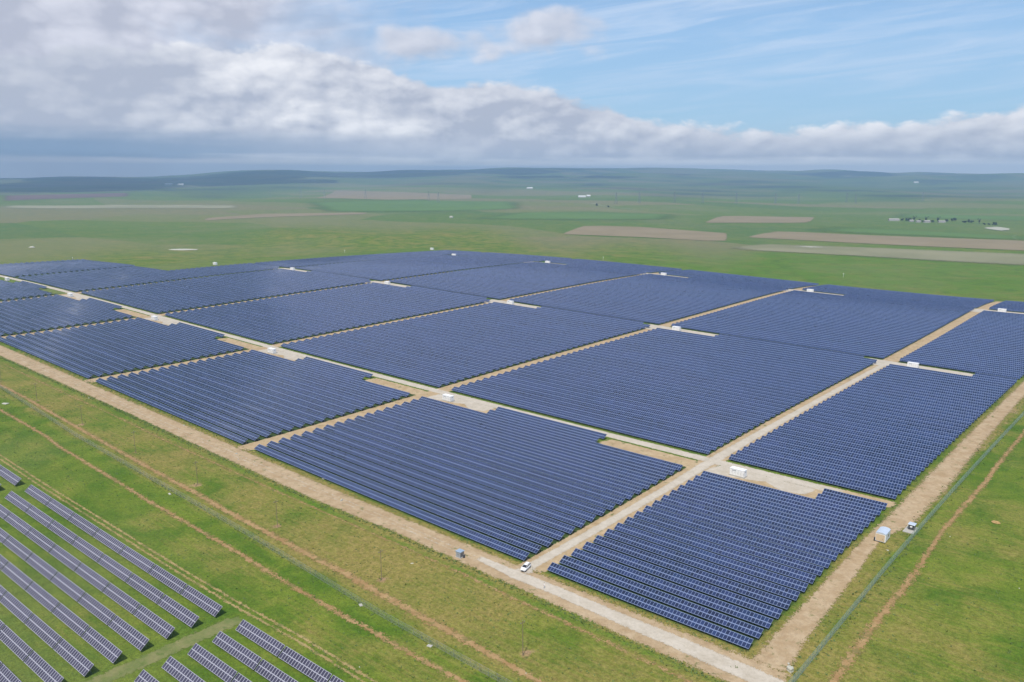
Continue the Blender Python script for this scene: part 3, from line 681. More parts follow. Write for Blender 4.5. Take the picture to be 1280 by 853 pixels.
# ------------------------------------------------------------------ transformer stations
def make_station():
    root = empty('transformer_station')
    b = MB(); b.box((0, 0, 1.62), (6.0, 2.5, 2.5)); b.build('body', white_paint, root, bevel=.03)
    b = MB(); b.box((0, 0, 2.96), (6.16, 2.66, .17), taper=.985); b.build('roof', white_paint, root, bevel=.03)
    b = MB(); b.box((0, 0, .17), (6.5, 3.0, .42)); b.build('plinth', concrete, root, bevel=.02)
    for k in range(5):
        x = -2.36+k*1.18
        d = MB(); d.box((x, -1.265, 1.52), (1.08, .05, 2.1)); o = d.build('door', white_paint, root, bevel=.01)
        h = MB(); h.box((x+.4, -1.32, 1.5), (.05, .07, .32)); h.build('handle', dark_metal, o)
        s_ = MB(); s_.box((x+.59, -1.256, 1.55), (.04, .03, 2.3)); s_.build('door_seam', seam_grey, root)
    for x, w in ((-1.2, 1.7),):
        g = MB(); g.box((x, -1.30, 2.36), (w, .06, .26)); g.build('vent_grille', seam_grey, root)
    g = MB(); g.box((3.02, .1, 1.7), (.06, 1.1, 1.9)); g.build('side_door', white_paint, root, bevel=.01)
    g = MB(); g.box((3.05, .1, 2.2), (.05, .7, .4)); g.build('vent_grille', seam_grey, root)
    return root
st0 = make_station(); used = False
words = ['first', 'second', 'third', 'fourth', 'fifth', 'sixth']
def put_station(u, v, label):
    global used
    o = copy_tree(st0) if used else st0; used = True
    o.location = (u, v, tz(u, v)+.02); tag(o, label, 'transformer station', 'white transformer stations between the solar blocks')
put_station(199.6, 107.0, 'white container transformer station in the gravel yard nearest the camera')
put_station(37.6, 106.6, 'white container transformer station behind the second front block, on pale gravel')
for k, c in enumerate(['A', 'Z', 'Y', 'X']):
    u = 199.6-SP*(k+2); put_station(u, 106.6, 'white transformer station along the front service road, %s from the right' % words[k+2])
for k, c in enumerate(['C', 'B', 'A', 'Z', 'Y']):
    put_station(199.8-SP*k, 342.3, 'white transformer station on a long gravel pad in the second line, %s from right' % words[k])
for k, c in enumerate(['C', 'B', 'A', 'Z', 'Y']):
    put_station(200.2-SP*k, 597.0, 'white transformer station on the far gravel pads near the crest, %s from right' % words[k])
p = at(269, 331.3); put_station(p[0], p[1], 'white transformer station at the upper left rim of the farm, against grass')
p = at(540, 312.6); put_station(p[0], p[1], 'white transformer station on the crest of the farm, against green meadow')

# small white cabinets on posts along the rear boundary
def cabinet(px, py, label):
    p = at(px, py); root = empty('camera_post', (p[0], p[1], p[2]-.05)); tag(root, label, 'camera post', 'white camera posts along the rear boundary')
    b = MB(); b.tube((0, 0, 0), (0, 0, 4.2), .12, .09); b.build('pole', white_paint, root)
    b = MB(); b.box((.0, 0, 4.3), (.9, .5, .8)); b.build('housing', white_paint, root, bevel=.03)
for px, py, lb in ((754, 325.6, 'white camera post on the rear boundary, above the middle station'), (1054, 346.8, 'white camera post on the rear boundary, right of the last lane'),
                   (91, 326.2, 'white camera post behind the leftmost block'), (431, 316.6, 'white camera post on the crest, left of the middle')):
    cabinet(px, py, lb)

# ------------------------------------------------------------------ cabin, kiosk, box and small things by the right fence
def cabin():
    root = empty('cabin', (260.6, 84.9, tz(260.6, 84.9)), rad(2)); tag(root, 'small white site cabin with pale blue curved roof beside the green fence', 'cabin')
    W_, L_, Hh = 3.1, 5.4, 2.75
    b = MB(); b.box((0, 0, .35+Hh/2), (W_, L_, Hh)); b.build('body', white_paint, root, bevel=.03)
    r = MB(); n = 8; ang = np.linspace(-1, 1, n+1)
    prof = [(x*(W_/2+.05), .35+Hh+.40*(1-x*x)) for x in ang]
    y0, y1 = -L_/2-.06, L_/2+.06
    for k in range(n):
        (xa, za), (xb, zb) = prof[k], prof[k+1]
        r.face([(xa, y0, za), (xb, y0, zb), (xb, y1, zb), (xa, y1, za)]); r.face([(xa, y1, za-.06), (xb, y1, zb-.06), (xb, y0, zb-.06), (xa, y0, za-.06)])
    for y, fl in ((y0, 1), (y1, -1)):
        p_ = [(x, y, z) for x, z in prof]+[(prof[-1][0], y, prof[-1][1]-.06), (prof[0][0], y, prof[0][1]-.06)]
        r.face(p_[::-1] if fl > 0 else p_)
    for sx in (0, n):
        x, z = prof[sx]; r.face([(x, y0, z), (x, y1, z), (x, y1, z-.06), (x, y0, z-.06)])
    rf = r.build('roof', blue_roof, root)
    for k in range(5):
        y = -L_/2+.4+k*1.1; q = MB()
        for j in range(n):
            (xa, za), (xb, zb) = prof[j], prof[j+1]
            q.tube((xa, y, za+.015), (xb, y, zb+.015), .025, n=4)
        q.build('roof_rib', blue_roof, rf)
    g = MB()
    for y in (-L_/2-.03,):
        g.face([(x*.96, y, z-.03) for x, z in prof][::-1]+[(prof[0][0]*.9, y, .35+Hh-.05), (prof[-1][0]*.9, y, .35+Hh-.05)])
    d = MB(); d.box((-.08, -L_/2-.03, .35+Hh*.48), (W_*.86, .06, Hh*.80)); dd = d.build('door', cream_paint, root, bevel=.01)
    h = MB(); h.box((.7, -L_/2-.09, .35+1.05), (.08, .08, .3)); h.build('handle', dark_metal, dd)
    w = MB(); w.box((W_/2+.02, .6, .35+1.5), (.05, 1.0, .8)); ww = w.build('window', car_glass, root)
    w = MB(); w.box((W_/2+.045, .6, .35+1.5), (.03, .06, .8)); w.build('frame', white_paint, ww)
    for sx in (-1, 1):
        for sy in (-1, 0, 1):
            k = MB(); k.box((sx*.95, sy*2.1, .17), (.3, .3, .42)); k.build('footing', concrete, root)
    t_ = MB(); t_.box((-W_/2-.28, -L_/2+.4, .62), (.45, .5, 1.1)); t_.build('gas_cabinet', dark_metal, root, bevel=.02)
cabin()
def kiosk():
    x, y = 265.6, 98.3; z = tz(x, y)
    pd = MB(); pd.box((x-.1, y-.2, z+.02), (3.4, 6.2, .34)); o = pd.build('concrete_pad', concrete, bevel=.03); tag(o, 'pale concrete pad under the grey kiosk beside the green fence', 'concrete pad')
    root = empty('electrical_kiosk', (x+.1, y+.3, z+.19)); tag(root, 'dark grey electrical kiosk with pale blue roof on a concrete pad', 'kiosk')
    b = MB(); b.box((0, 0, .9), (1.9, 2.0, 1.8)); b.build('body', grey_metal, root, bevel=.02)
    b = MB(); b.box((0, 0, 1.9), (2.3, 2.5, .14), taper=.92); b.build('roof', blue_roof, root, bevel=.02)
    for sx in (-.45, .45):
        d = MB(); d.box((sx, -1.02, .9), (.8, .05, 1.5)); dd = d.build('door', dark_metal, root, bevel=.01)
    d = MB(); d.box((0, -1.06, 1.15), (.7, .04, .5)); d.build('sign_plate', white_paint, root)
kiosk()
def control_box():
    x, y = 162.0, -10.4; z = tz(x, y); root = empty('control_cabinet', (x, y, z), rad(4)); tag(root, 'grey control cabinet with pale blue roof on bare soil, left of the white car', 'cabinet')
    b = MB(); b.box((0, 0, .12), (2.3, 2.2, .3)); b.build('plinth', concrete, root, bevel=.02)
    b = MB(); b.box((0, 0, 1.15), (1.9, 1.8, 1.8)); b.build('body', grey_metal, root, bevel=.02)
    b = MB(); b.box((0, 0, 2.12), (2.25, 2.15, .16), taper=.94); b.build('roof', bluegrey_roof, root, bevel=.02)
    for sx in (-.46, .46):
        d = MB(); d.box((sx, -.92, 1.15), (.84, .05, 1.55)); dd = d.build('door', seam_grey, root, bevel=.01)
        h = MB(); h.box((sx*.2, -.97, 1.15), (.04, .05, .25)); h.build('handle', dark_metal, dd)
    b = MB(); b.box((1.5, .2, .45), (.45, .5, .9)); b.build('cable_box', dark_metal, root, bevel=.02)
control_box()
def lump(name, x, y, d, mat, label, cat, seed=0, group=None):
    bm = bmesh.new(); bmesh.ops.create_icosphere(bm, subdivisions=3, radius=1)
    r_ = random.Random(seed); ph = [r_.uniform(0, 6) for _ in range(6)]
    for v in bm.verts:
        k = 1+.16*math.sin(3*v.co.x+ph[0])*math.sin(3.4*v.co.y+ph[1])+.10*math.sin(6*v.co.z+ph[2])+.08*math.sin(7*v.co.x+5*v.co.y+ph[3])
        v.co = Vector((v.co.x*k*d[0]/2, v.co.y*k*d[1]/2, max(v.co.z*k, -.55)*d[2]*.75))
    me = bpy.data.meshes.new(name); bm.to_mesh(me); bm.free(); me.materials.append(mat)
    o = bpy.data.objects.new(name, me); C.objects.link(o); o.location = (x, y, tz(x, y)+d[2]*.32); o.rotation_euler[2] = r_.uniform(0, 3); tag(o, label, cat, group); return o
lump('boulder', 265.6, -1.3, (1.7, 1.5, 1.1), stone_pale, 'round pale boulder beside the corner of the green fence', 'boulder', 1)
lump('stone', 264.3, .9, (.7, .55, .45), stone_pale, 'small white stone just behind the round pale boulder', 'stone', 2)
lump('straw_heap', 286, 121.3, (2.6, 1.6, .7), straw, 'small heap of dry straw on the grass outside the right fence', 'straw heap', 3)
def slab(px, py, d, label, rz=0., mat=concrete):
    p = at(px, py); b = MB(); b.box((0, 0, 0), (d[0]*.75, d[1]*.75, d[2])); o = b.build('concrete_slab', mat, bevel=.03); o.location = (p[0], p[1], p[2]+d[2]*.3); o.rotation_euler = (rad(3), rad(-4), rz); tag(o, label, 'concrete slab', 'pale concrete slabs lying in the grass')
slab(6, 505, (5.5, 2.6, .3), 'large pale concrete slab in green grass at the left edge', .3, stone_pale)
slab(212, 618, (2.6, .9, .3), 'narrow pale concrete slab in green grass near the wire fence', -.2, stone_pale)
slab(451, 757, (2.0, 1.2, .3), 'pale concrete slab in grass between track and wire fence', -.4)
slab(537, 808.5, (1.9, 1.3, .35), 'pale concrete slab in grass just below the wire fence', .2)
slab(1108, 688.6, (1.7, 1.0, .25), 'pale concrete slab on grass in front of the white cabin', .3, stone_pale)
slab(515, 705, (1.2, .6, .25), 'small whitish slab in dry grass left of the grey cabinet', .9, stone_pale)
k = 0
for px, py, s_, lb in ((111, 498.2, .9, 'at the soil edge on the left'), (298, 575, .9, 'beside the soil edge, middle left'), (295.5, 568, 1.3, 'on bare soil, middle left'), (404, 600, 1.2, 'in front of the panels, middle'),
                      (427, 626, 1.6, 'on bare soil, middle'), (449.5, 835.5, .5, 'beside the rutted track'), (1187.5, 671.5, .6, 'outside the right fence, near the track'), (1274, 736, .6, 'in grass at the right edge'),
                      (657.5, 843, .5, 'on the reddish track at the bottom'), (230, 532.5, 1.1, 'under the third front block')):
    p = at(px, py); lump('stone', p[0], p[1], (s_*.75, s_*.5, s_*.35), stone_pale, 'pale stone lying '+lb, 'stone', 10+k, 'pale stones scattered on the ground'); k += 1
p = at(228, 312.3); lump('limestone_outcrop', p[0], p[1], (46, 22, .7), stone_pale, 'flat whitish rock patch in the meadow behind the farm on the left', 'rock', 31)
p = at(40, 310); lump('limestone_outcrop', p[0], p[1], (9, 7, 2.2), stone_pale, 'tiny white rock in the meadow at the far left', 'rock', 32)
p = at(564, 272.5); lump('limestone_outcrop', p[0], p[1], (12, 9, 5), stone_pale, 'tiny white rock in the green meadow above the middle', 'rock', 33)

# ------------------------------------------------------------------ utility poles
up0 = None
for k, u in enumerate(POLE_U):
    v = -36.2 if k < 7 else -37.9
    if up0 is None:
        up0 = empty('utility_pole')
        b = MB(); b.tube((0, 0, -.3), (0, 0, 9.6), .10, .065, 10); b.build('pole', timber, up0)
        b = MB(); b.box((0, 0, 9.0), (.1, 1.7, .12)); b.build('crossarm', timber, up0)
        for y in (-.75, 0, .75):
            b = MB(); b.tube((0, y, 9.06 if y else 9.6), (0, y, 9.28 if y else 9.82), .05, .035, 8); b.build('insulator', seam_grey, up0)
        o = up0
    else: o = copy_tree(up0)
    o.location = (u, v, tz(u, v)); o.rotation_euler = (0, rad(random.uniform(-1, 1)), rad(random.uniform(-6, 6)))
    tag(o, 'slim dark timber utility pole in the dry grass, %s from the left' % ORD[k], 'utility pole', 'utility poles along the reddish track')

# ------------------------------------------------------------------ fences
def mesh_mat(name, col, pitch, wire, rough=.5):
    m, t, out = new_mat(name)
    x, y, _ = t.sep(t.node('ShaderNodeUVMap', uv_map='UVMap').outputs[0])
    fx = t.m('FRACT', t.m('DIVIDE', x, pitch)); fy = t.m('FRACT', t.m('DIVIDE', y, pitch*1.6))
    a = t.m('MAXIMUM', t.m('LESS_THAN', fx, wire), t.m('LESS_THAN', fy, wire))
    b = t.node('ShaderNodeBsdfPrincipled', {'Base Color': col, 'Roughness': rough})
    tr = t.node('ShaderNodeBsdfTransparent'); mx = t.node('ShaderNodeMixShader', {0: a})
    t.l.new(tr.outputs[0], mx.inputs[1]); t.l.new(b.outputs[0], mx.inputs[2]); t.l.new(mx.outputs[0], out.inputs[0]); return m
green_mesh = mesh_mat('green_wire_mesh', (.52, .62, .54), .05, .24)
grey_mesh = mesh_mat('galvanised_wire_mesh', (.42, .44, .40), .06, .075)
green_post = simple('green_post', (.14, .24, .17), .5)
def fence(label, pts, h, mesh_m, post_m, step, post_r, extra_wire=False):
    P_ = np.array(pts, float); root = empty('wire_fence', (P_[0][0], P_[0][1], tz(*P_[0]))); tag(root, label, 'fence')
    seg = np.linalg.norm(np.diff(P_, axis=0), axis=1); run = np.concatenate([[0], np.cumsum(seg)])
    n = int(run[-1]/step); ss = np.linspace(0, run[-1], n+1)
    xs, ys = np.interp(ss, run, P_[:, 0]), np.interp(ss, run, P_[:, 1]); zs = terr(xs, ys)
    inv = Matrix.Translation(root.location).inverted()
    mb = MB()
    for k in range(n):
        a, b = (xs[k], ys[k], zs[k]), (xs[k+1], ys[k+1], zs[k+1])
        mb.face([(a[0], a[1], a[2]+.05), (b[0], b[1], b[2]+.05), (b[0], b[1], b[2]+h), (a[0], a[1], a[2]+h)], [(ss[k], 0), (ss[k+1], 0), (ss[k+1], h), (ss[k], h)])
    o = mb.build('wire_mesh', mesh_m); o.parent = root; o.matrix_parent_inverse = inv
    d = [math.hypot(x-CAM[0], y-CAM[1]) for x, y in zip(xs, ys)]
    vis = sorted(range(n+1), key=lambda q: d[q])[:100]
    bulk = MB()
    for q in range(n+1):
        pb = MB() if q in vis else bulk
        pb.tube((xs[q], ys[q], zs[q]-.1), (xs[q], ys[q], zs[q]+h+.1), post_r, n=6)
        if extra_wire: pb.tube((xs[q], ys[q], zs[q]+h+.08), (xs[q]+.25, ys[q], zs[q]+h+.42), post_r*.7, n=5)
        if q in vis:
            o = pb.build('post', post_m); o.parent = root; o.matrix_parent_inverse = inv
    if bulk.v:
        o = bulk.build('post', post_m); o.parent = root; o.matrix_parent_inverse = inv; o['kind'] = 'stuff'
    for zz in (.1, h*.5, h):
        w = MB()
        for k in range(n): w.tube((xs[k], ys[k], zs[k]+zz), (xs[k+1], ys[k+1], zs[k+1]+zz), .02, n=4, caps=False)
        o = w.build('tension_wire', post_m); o.parent = root; o.matrix_parent_inverse = inv
fence('tall green wire mesh fence with posts along the right side of the solar farm', [(268.2, -12), (268.3, -4.4), (267.8, 60), (267.9, 102), (268.6, 180), (269.4, 272), (270, 420)], 2.4, green_mesh, green_post, 3., .05, True)
fence('thin grey wire mesh fence across the grass on the left', [(-240, -38), (-160.4, -40.6), (-118.9, -42.4), (-83.7, -43.7), (-46.2, -45.4), (34.7, -46.2), (82.1, -46.6), (113.5, -47.5), (140.5, -48.5), (172, -49.8), (207.6, -50), (262, -51)], 2.0, grey_mesh, galv, 3., .04)

# ------------------------------------------------------------------ white car
def car():
    a, b = np.array([183.6, -5.2]), np.array([182.6, -1.0])
    d = (a-b)/np.linalg.norm(a-b); rz = math.atan2(d[1], d[0]); c_ = (a+b)/2
    root = empty('car', (c_[0], c_[1], tz(*c_)+.11), rz); tag(root, 'white estate car standing where the gravel lane meets the access road', 'car')
    # longitudinal stations: x, half width at sill / shoulder, z low, z shoulder
    X = [-2.28, -2.15, -1.6, -.9, 0, .9, 1.5, 2.0, 2.26]
    Wd = [.70, .82, .88, .90, .90, .89, .87, .80, .66]; Zs = [.86, .96, .98, .97, .95, .93, .90, .82, .68]; Zl = [.42, .30, .25, .25, .25, .25, .25, .30, .38]
    bm = bmesh.new(); rings = []
    for x, w, zs_, zl in zip(X, Wd, Zs, Zl):
        prof = [(-w*.93, zl), (-w, zl+.16), (-w, zs_-.14), (-w*.90, zs_), (0, zs_+.035), (w*.90, zs_), (w, zs_-.14), (w, zl+.16), (w*.93, zl)]
        rings.append([bm.verts.new((x, y, z)) for y, z in prof])
    for r0, r1 in zip(rings, rings[1:]):
        m_ = len(r0)
        for k in range(m_): bm.faces.new([r0[k], r0[(k+1) % m_], r1[(k+1) % m_], r1[k]])
    bm.faces.new(rings[0][::-1]); bm.faces.new(rings[-1]); bmesh.ops.recalc_face_normals(bm, faces=bm.faces)
    me = bpy.data.meshes.new('body'); bm.to_mesh(me); bm.free(); me.materials.append(car_paint)
    o = bpy.data.objects.new('body', me); C.objects.link(o); o.parent = root
    me.polygons.foreach_set('use_smooth', [True]*len(me.polygons)); bv = o.modifiers.new('Bevel', 'BEVEL'); bv.width = .04; bv.segments = 2
    # cabin glass house and roof
    def ring(x, w, z): return [(x, -w, z), (x, w, z)]
    base = [(-2.02, .78), (1.02, .80)]; topx = [(-1.72, .62), (.22, .64)]; zb, zt = .93, 1.50
    g = MB()
    B_ = [(-2.02, -.78, zb), (1.02, -.80, zb), (1.02, .80, zb), (-2.02, .78, zb)]; T_ = [(-1.70, -.62, zt), (.20, -.63, zt), (.20, .63, zt), (-1.70, .62, zt)]
    names = [('side_window', 0, 1), ('windscreen', 1, 2), ('side_window', 2, 3), ('rear_window', 3, 0)]
    for nm, i, j in names:
        w = MB(); w.face([B_[i], B_[j], T_[j], T_[i]]); oo = w.build(nm, car_glass, root)
    r = MB(); r.face([(x, y, z) for x, y, z in T_]); 
    ro = MB(); ro.box((-.75, 0, zt+.035), (2.05, 1.32, .10), taper=.9); ro.build('roof', car_paint, root, bevel=.03)
    p = MB()
    for i in range(4): p.tube(B_[i], T_[i], .055, .045, 6)
    for x0, x1 in ((-.35, -.45), (-1.2, -1.2)):
        for s_ in (-1, 1): p.tube((x0, s_*.80, zb), (x1, s_*.63, zt), .04, n=6)
    p.build('window_pillars', car_paint, root)
    ra = MB()
    for s_ in (-1, 1): ra.tube((-1.6, s_*.56, zt+.13), (.05, s_*.56, zt+.13), .025, n=6)
    ra.build('roof_rails', dark_metal, root)
    for x in (-1.38, 1.38):
        for s_ in (-1, 1):
            w = MB(); w.tube((x, s_*.70, .22), (x, s_*.92, .22), .33, n=20); ty = w.build('tyre', rubber, root, smooth=False)
            w = MB(); w.tube((x, s_*.90, .22), (x, s_*.935, .22), .20, n=14); w.build('rim', galv, ty)
    for s_ in (-1, 1):
        w = MB(); w.box((2.12, s_*.58, .72), (.18, .30, .15)); w.build('headlight', lamp_glass, root, bevel=.03)
        w = MB(); w.box((-2.24, s_*.62, .78), (.1, .2, .26)); w.build('tail_light', red_glass, root, bevel=.02)
        w = MB(); w.box((.72, s_*.99, 1.0), (.14, .2, .13)); w.build('wing_mirror', car_paint, root, bevel=.03)
    w = MB(); w.box((2.23, 0, .55), (.10, .85, .16)); w.build('grille', dark_metal, root, bevel=.02)
    w = MB(); w.box((2.22, 0, .38), (.16, 1.35, .12)); w.build('bumper', dark_metal, root, bevel=.03)
    w = MB(); w.box((1.45, 0, .955), (.5, .5, .02)); w.build('bonnet_scoop', dark_metal, root) if False else None
car()

# ------------------------------------------------------------------ person on the gravel road
def person():
    root = empty('person', (194.6, -8.4, tz(194.6, -8.4)+.10), rad(150)); tag(root, 'person in loose white clothes standing on the gravel road', 'person')
    J = {'pel': (0, 0, .95, .15, .11), 'waist': (0, 0, 1.08, .14, .10), 'chest': (0, .0, 1.30, .165, .115), 'sh': (0, 0, 1.43, .11, .09), 'neck': (0, 0, 1.50, .055, .055), 'head0': (0, .01, 1.58, .075, .085), 'head1': (0, .01, 1.70, .07, .08),
         'hipL': (.10, 0, .90, .09, .09), 'kneeL': (.12, .02, .50, .06, .06), 'ankL': (.13, -.02, .09, .042, .042), 'toeL': (.15, .14, .04, .04, .035),
         'hipR': (-.10, 0, .90, .09, .09), 'kneeR': (-.12, .03, .50, .06, .06), 'ankR': (-.13, .0, .09, .042, .042), 'toeR': (-.16, .15, .04, .04, .035),
         'shL': (.19, 0, 1.41, .06, .06), 'elL': (.26, -.02, 1.13, .045, .045), 'wrL': (.25, .08, .89, .033, .033), 'hdL': (.245, .11, .80, .04, .025),
         'shR': (-.19, 0, 1.41, .06, .06), 'elR': (-.26, -.02, 1.13, .045, .045), 'wrR': (-.24, .10, .90, .033, .033), 'hdR': (-.235, .13, .81, .04, .025)}
    E_ = [('pel', 'waist'), ('waist', 'chest'), ('chest', 'sh'), ('sh', 'neck'), ('neck', 'head0'), ('head0', 'head1'), ('pel', 'hipL'), ('hipL', 'kneeL'), ('kneeL', 'ankL'), ('ankL', 'toeL'), ('pel', 'hipR'), ('hipR', 'kneeR'), ('kneeR', 'ankR'), ('ankR', 'toeR'),
          ('sh', 'shL'), ('shL', 'elL'), ('elL', 'wrL'), ('wrL', 'hdL'), ('sh', 'shR'), ('shR', 'elR'), ('elR', 'wrR'), ('wrR', 'hdR')]
    ks = list(J); V = [J[k][:3] for k in ks]; ed = [(ks.index(a), ks.index(b)) for a, b in E_]; R_ = [J[k][3:] for k in ks]
    for s_, nm in ((1, 'hdL'), (-1, 'hdR')):                # five fingers on each hand
        h = J[nm]; hi = ks.index(nm)
        for q, (dy, ln) in enumerate(((-.025, .07), (-.008, .085), (.010, .08), (.026, .06))):
            V.append((h[0]-s_*.004, h[1]+dy, h[2]-.04)); R_.append((.010, .010)); V.append((h[0]-s_*.015, h[1]+dy+.008, h[2]-.04-ln)); R_.append((.008, .008))
            ed += [(hi, len(V)-2), (len(V)-2, len(V)-1)]
        V.append((h[0]-s_*.012, h[1]+.05, h[2]-.01)); R_.append((.011, .011)); V.append((h[0]-s_*.02, h[1]+.06, h[2]-.06)); R_.append((.009, .009)); ed += [(hi, len(V)-2), (len(V)-2, len(V)-1)]
    me = bpy.data.meshes.new('body'); me.from_pydata(V, ed, []); o = bpy.data.objects.new('body', me); C.objects.link(o)
    sk = o.modifiers.new('Skin', 'SKIN'); sk.use_smooth_shade = True
    for v, r_ in zip(me.skin_vertices[0].data, R_): v.radius = r_
    me.skin_vertices[0].data[0].use_root = True
    sb = o.modifiers.new('Subsurf', 'SUBSURF'); sb.levels = sb.render_levels = 2
    dg = bpy.context.evaluated_depsgraph_get(); m2 = bpy.data.meshes.new_from_object(o.evaluated_get(dg)); bpy.data.objects.remove(o)
    for m_ in (skin_m, shirt_m, trousers_m, rubber): m2.materials.append(m_)
    for p in m2.polygons:
        c_ = p.center
        p.material_index = 3 if c_.z < .10 else 2 if c_.z < .98 and abs(c_.x) < .21 else 1 if 1.0 <= c_.z < 1.475 else 0
    # face: nose and brow pulled out of the head surface
    for v in m2.vertices:
        if v.co.z > 1.57 and v.co.y > .06:
            v.co.y += .03*math.exp(-(v.co.x/.018)**2-((v.co.z-1.63)/.025)**2)
    b = bpy.data.objects.new('body', m2); C.objects.link(b); b.parent = root; b.scale = (1.15, 1.15, 1.)
    for s_ in (-1, 1):
        e = MB(); e.tube((s_*.03, .085, 1.66), (s_*.03, .10, 1.66), .011, n=8); e.build('eye', dark_metal, root)
        e = MB(); e.box((s_*.082, .0, 1.64), (.018, .035, .06)); e.build('ear', skin_m, root, bevel=.006)
    e = MB(); e.box((0, .093, 1.59), (.045, .01, .012)); e.build('mouth', red_glass, root)
    bm = bmesh.new(); bmesh.ops.create_uvsphere(bm, u_segments=14, v_segments=10, radius=.1)
    bmesh.ops.delete(bm, geom=[v for v in bm.verts if v.co.z < -.02 and v.co.y > -.03], context='VERTS')
    for v in bm.verts: v.co = Vector((v.co.x*.92, v.co.y*1.02, v.co.z*.95))
    me = bpy.data.meshes.new('hair'); bm.to_mesh(me); bm.free(); me.materials.append(hair_m); h = bpy.data.objects.new('hair', me); C.objects.link(h); h.parent = root; h.location = (0, -.005, 1.685)
person()

# ------------------------------------------------------------------ far village, farm and pylons
def leaf_tree(name='tree', h=9., w=6., seed=0, n=220):
    r_ = random.Random(seed); root = empty(name)
    b = MB(); b.tube((0, 0, -.3), (.1, 0, h*.5), h*.028, h*.014, 7)
    for k in range(5):
        a = k*1.26+r_.random(); b.tube((.05, 0, h*(.25+.05*k)), (math.cos(a)*w*.3, math.sin(a)*w*.3, h*(.5+.07*k)), h*.012, h*.005, 5)
    b.build('trunk', bark, root)
    m_ = MB()
    cl = [(r_.gauss(0, w*.2), r_.gauss(0, w*.2), h*r_.uniform(.35, .9)) for _ in range(9)]
    for k in range(n):
        c_ = Vector(r_.choice(cl))+Vector((r_.gauss(0, w*.12), r_.gauss(0, w*.12), r_.gauss(0, h*.07)))
        s_ = r_.uniform(.35, .8)*w/7; nrm = Vector((r_.gauss(0, 1), r_.gauss(0, 1), r_.gauss(.5, 1))).normalized(); x = nrm.orthogonal().normalized()*s_; y = nrm.cross(x)
        m_.face([c_-x-y*.6, c_+x-y*.6, c_+x*.7+y, c_-x*.7+y])
    m_.build('crown', leaf_m, root); return root
protos = [leaf_tree(h=10, w=8, seed=1), leaf_tree(h=14, w=5, seed=2), leaf_tree(h=7, w=8, seed=3)]
tree_px = [(1128, 276.2, 2, 'at the left end of the village'), (1133, 276.8, 0, ''), (1137, 277.4, 0, ''), (1142, 277.2, 1, ''), (1146, 277.8, 2, ''), (1149, 277.6, 0, ''), (1153, 278.2, 2, ''), (1157, 277.6, 1, 'tallest, in the middle of the village'),
           (1163, 278.4, 2, ''), (1166, 278.6, 0, ''), (1172, 278.2, 1, ''), (1183, 277.8, 0, ''), (1190, 277, 0, 'left of the broad pair right of the village'), (1193, 276.8, 0, 'broad, the right one of a pair'), (1204, 278.8, 2, ''), (1207, 279, 2, ''), (1211, 279, 0, ''), (1214.5, 279.2, 2, ''),
           (1224, 280.2, 1, 'slim, alone to the right of the village'), (1230, 281.4, 2, ''), (1236, 281.8, 2, ''), (1243, 282.4, 0, 'at the right end of the tree line'), (746, 258, 0, 'left one at the distant farm road'), (760, 259.5, 2, 'right one at the distant farm road')]
usedt = set()
for q, (px, py, k, lb) in enumerate(tree_px):
    p = at(px, py); o = protos[k] if k not in usedt else copy_tree(protos[k]); usedt.add(k)
    sc_ = .72*random.uniform(.9, 1.35)*(1.25 if k == 1 else 1.); o.scale = (sc_*1.3, sc_*1.3, sc_); o.location = (p[0], p[1], p[2]-.2); o.rotation_euler[2] = random.uniform(0, 6)
    tag(o, ('dark green tree '+lb) if lb else 'small dark green tree in the village tree line, %s from the left' % ORD[min(q, 21)], 'tree', 'dark trees of the distant village')
def house(px, py, L_, W_, H_, label, rz=0., roof=roof_tile):
    p = at(px, py); root = empty('house', (p[0], p[1], p[2]-.3), rz+YAW); tag(root, label, 'house', 'small pale houses in the distance')
    b = MB(); b.box((0, 0, H_/2), (L_, W_, H_)); b.build('wall', plaster, root)
    r_ = MB(); x, y = L_/2+.4, W_/2+.5; a = [(-x, -y, H_), (x, -y, H_), (x, 0, H_+W_*.32), (-x, 0, H_+W_*.32)]; c_ = [(-x, 0, H_+W_*.32), (x, 0, H_+W_*.32), (x, y, H_), (-x, y, H_)]
    r_.face(a); r_.face(c_); r_.face([(-x, -y, H_-.02), (-x, 0, H_+W_*.32-.02), (-x, y, H_-.02)]); r_.face([(x, -y, H_-.02), (x, y, H_-.02), (x, 0, H_+W_*.32-.02)]); r_.face([(-x, -y, H_-.03), (-x, y, H_-.03), (x, y, H_-.03), (x, -y, H_-.03)])
    r_.build('roof', roof, root)
    for k in range(3):
        w = MB(); w.box((-L_/2+L_*(k+.5)/3, -W_/2-.03, H_*.55), (1.2, .1, 1.2)); w.build('window', car_glass, root)
house(1158.5, 278.6, 14, 8, 4, 'pale house in the middle of the village, below the tallest tree')
house(1147.5, 278.4, 10, 7, 3.5, 'pale house left of the tallest village tree')
house(1177, 278.6, 16, 7, 3.5, 'long pale house right of the village middle')
house(1139, 277.6, 9, 7, 3.5, 'pale house at the left of the village tree line')
house(1117, 276.4, 26, 9, 4, 'long whitish building at the left end of the village', roof=roof_tile)
house(727.5, 247.3, 34, 11, 6, 'long white farm building far away above the solar farm', roof=white_paint)
house(735.5, 246.3, 18, 11, 6, 'short white farm building just right of the long white one', roof=white_paint)
house(662, 236.5, 40, 14, 7, 'white building far away at the foot of the hills', roof=white_paint)
house(211, 231.5, 60, 16, 8, 'white building at the foot of the dark hill, left of two', roof=white_paint)
house(226, 231.7, 46, 16, 8, 'white building at the foot of the dark hill, right of two', roof=white_paint)
house(1145, 229, 40, 14, 7, 'tiny white building high on the hills at the right', roof=white_paint)
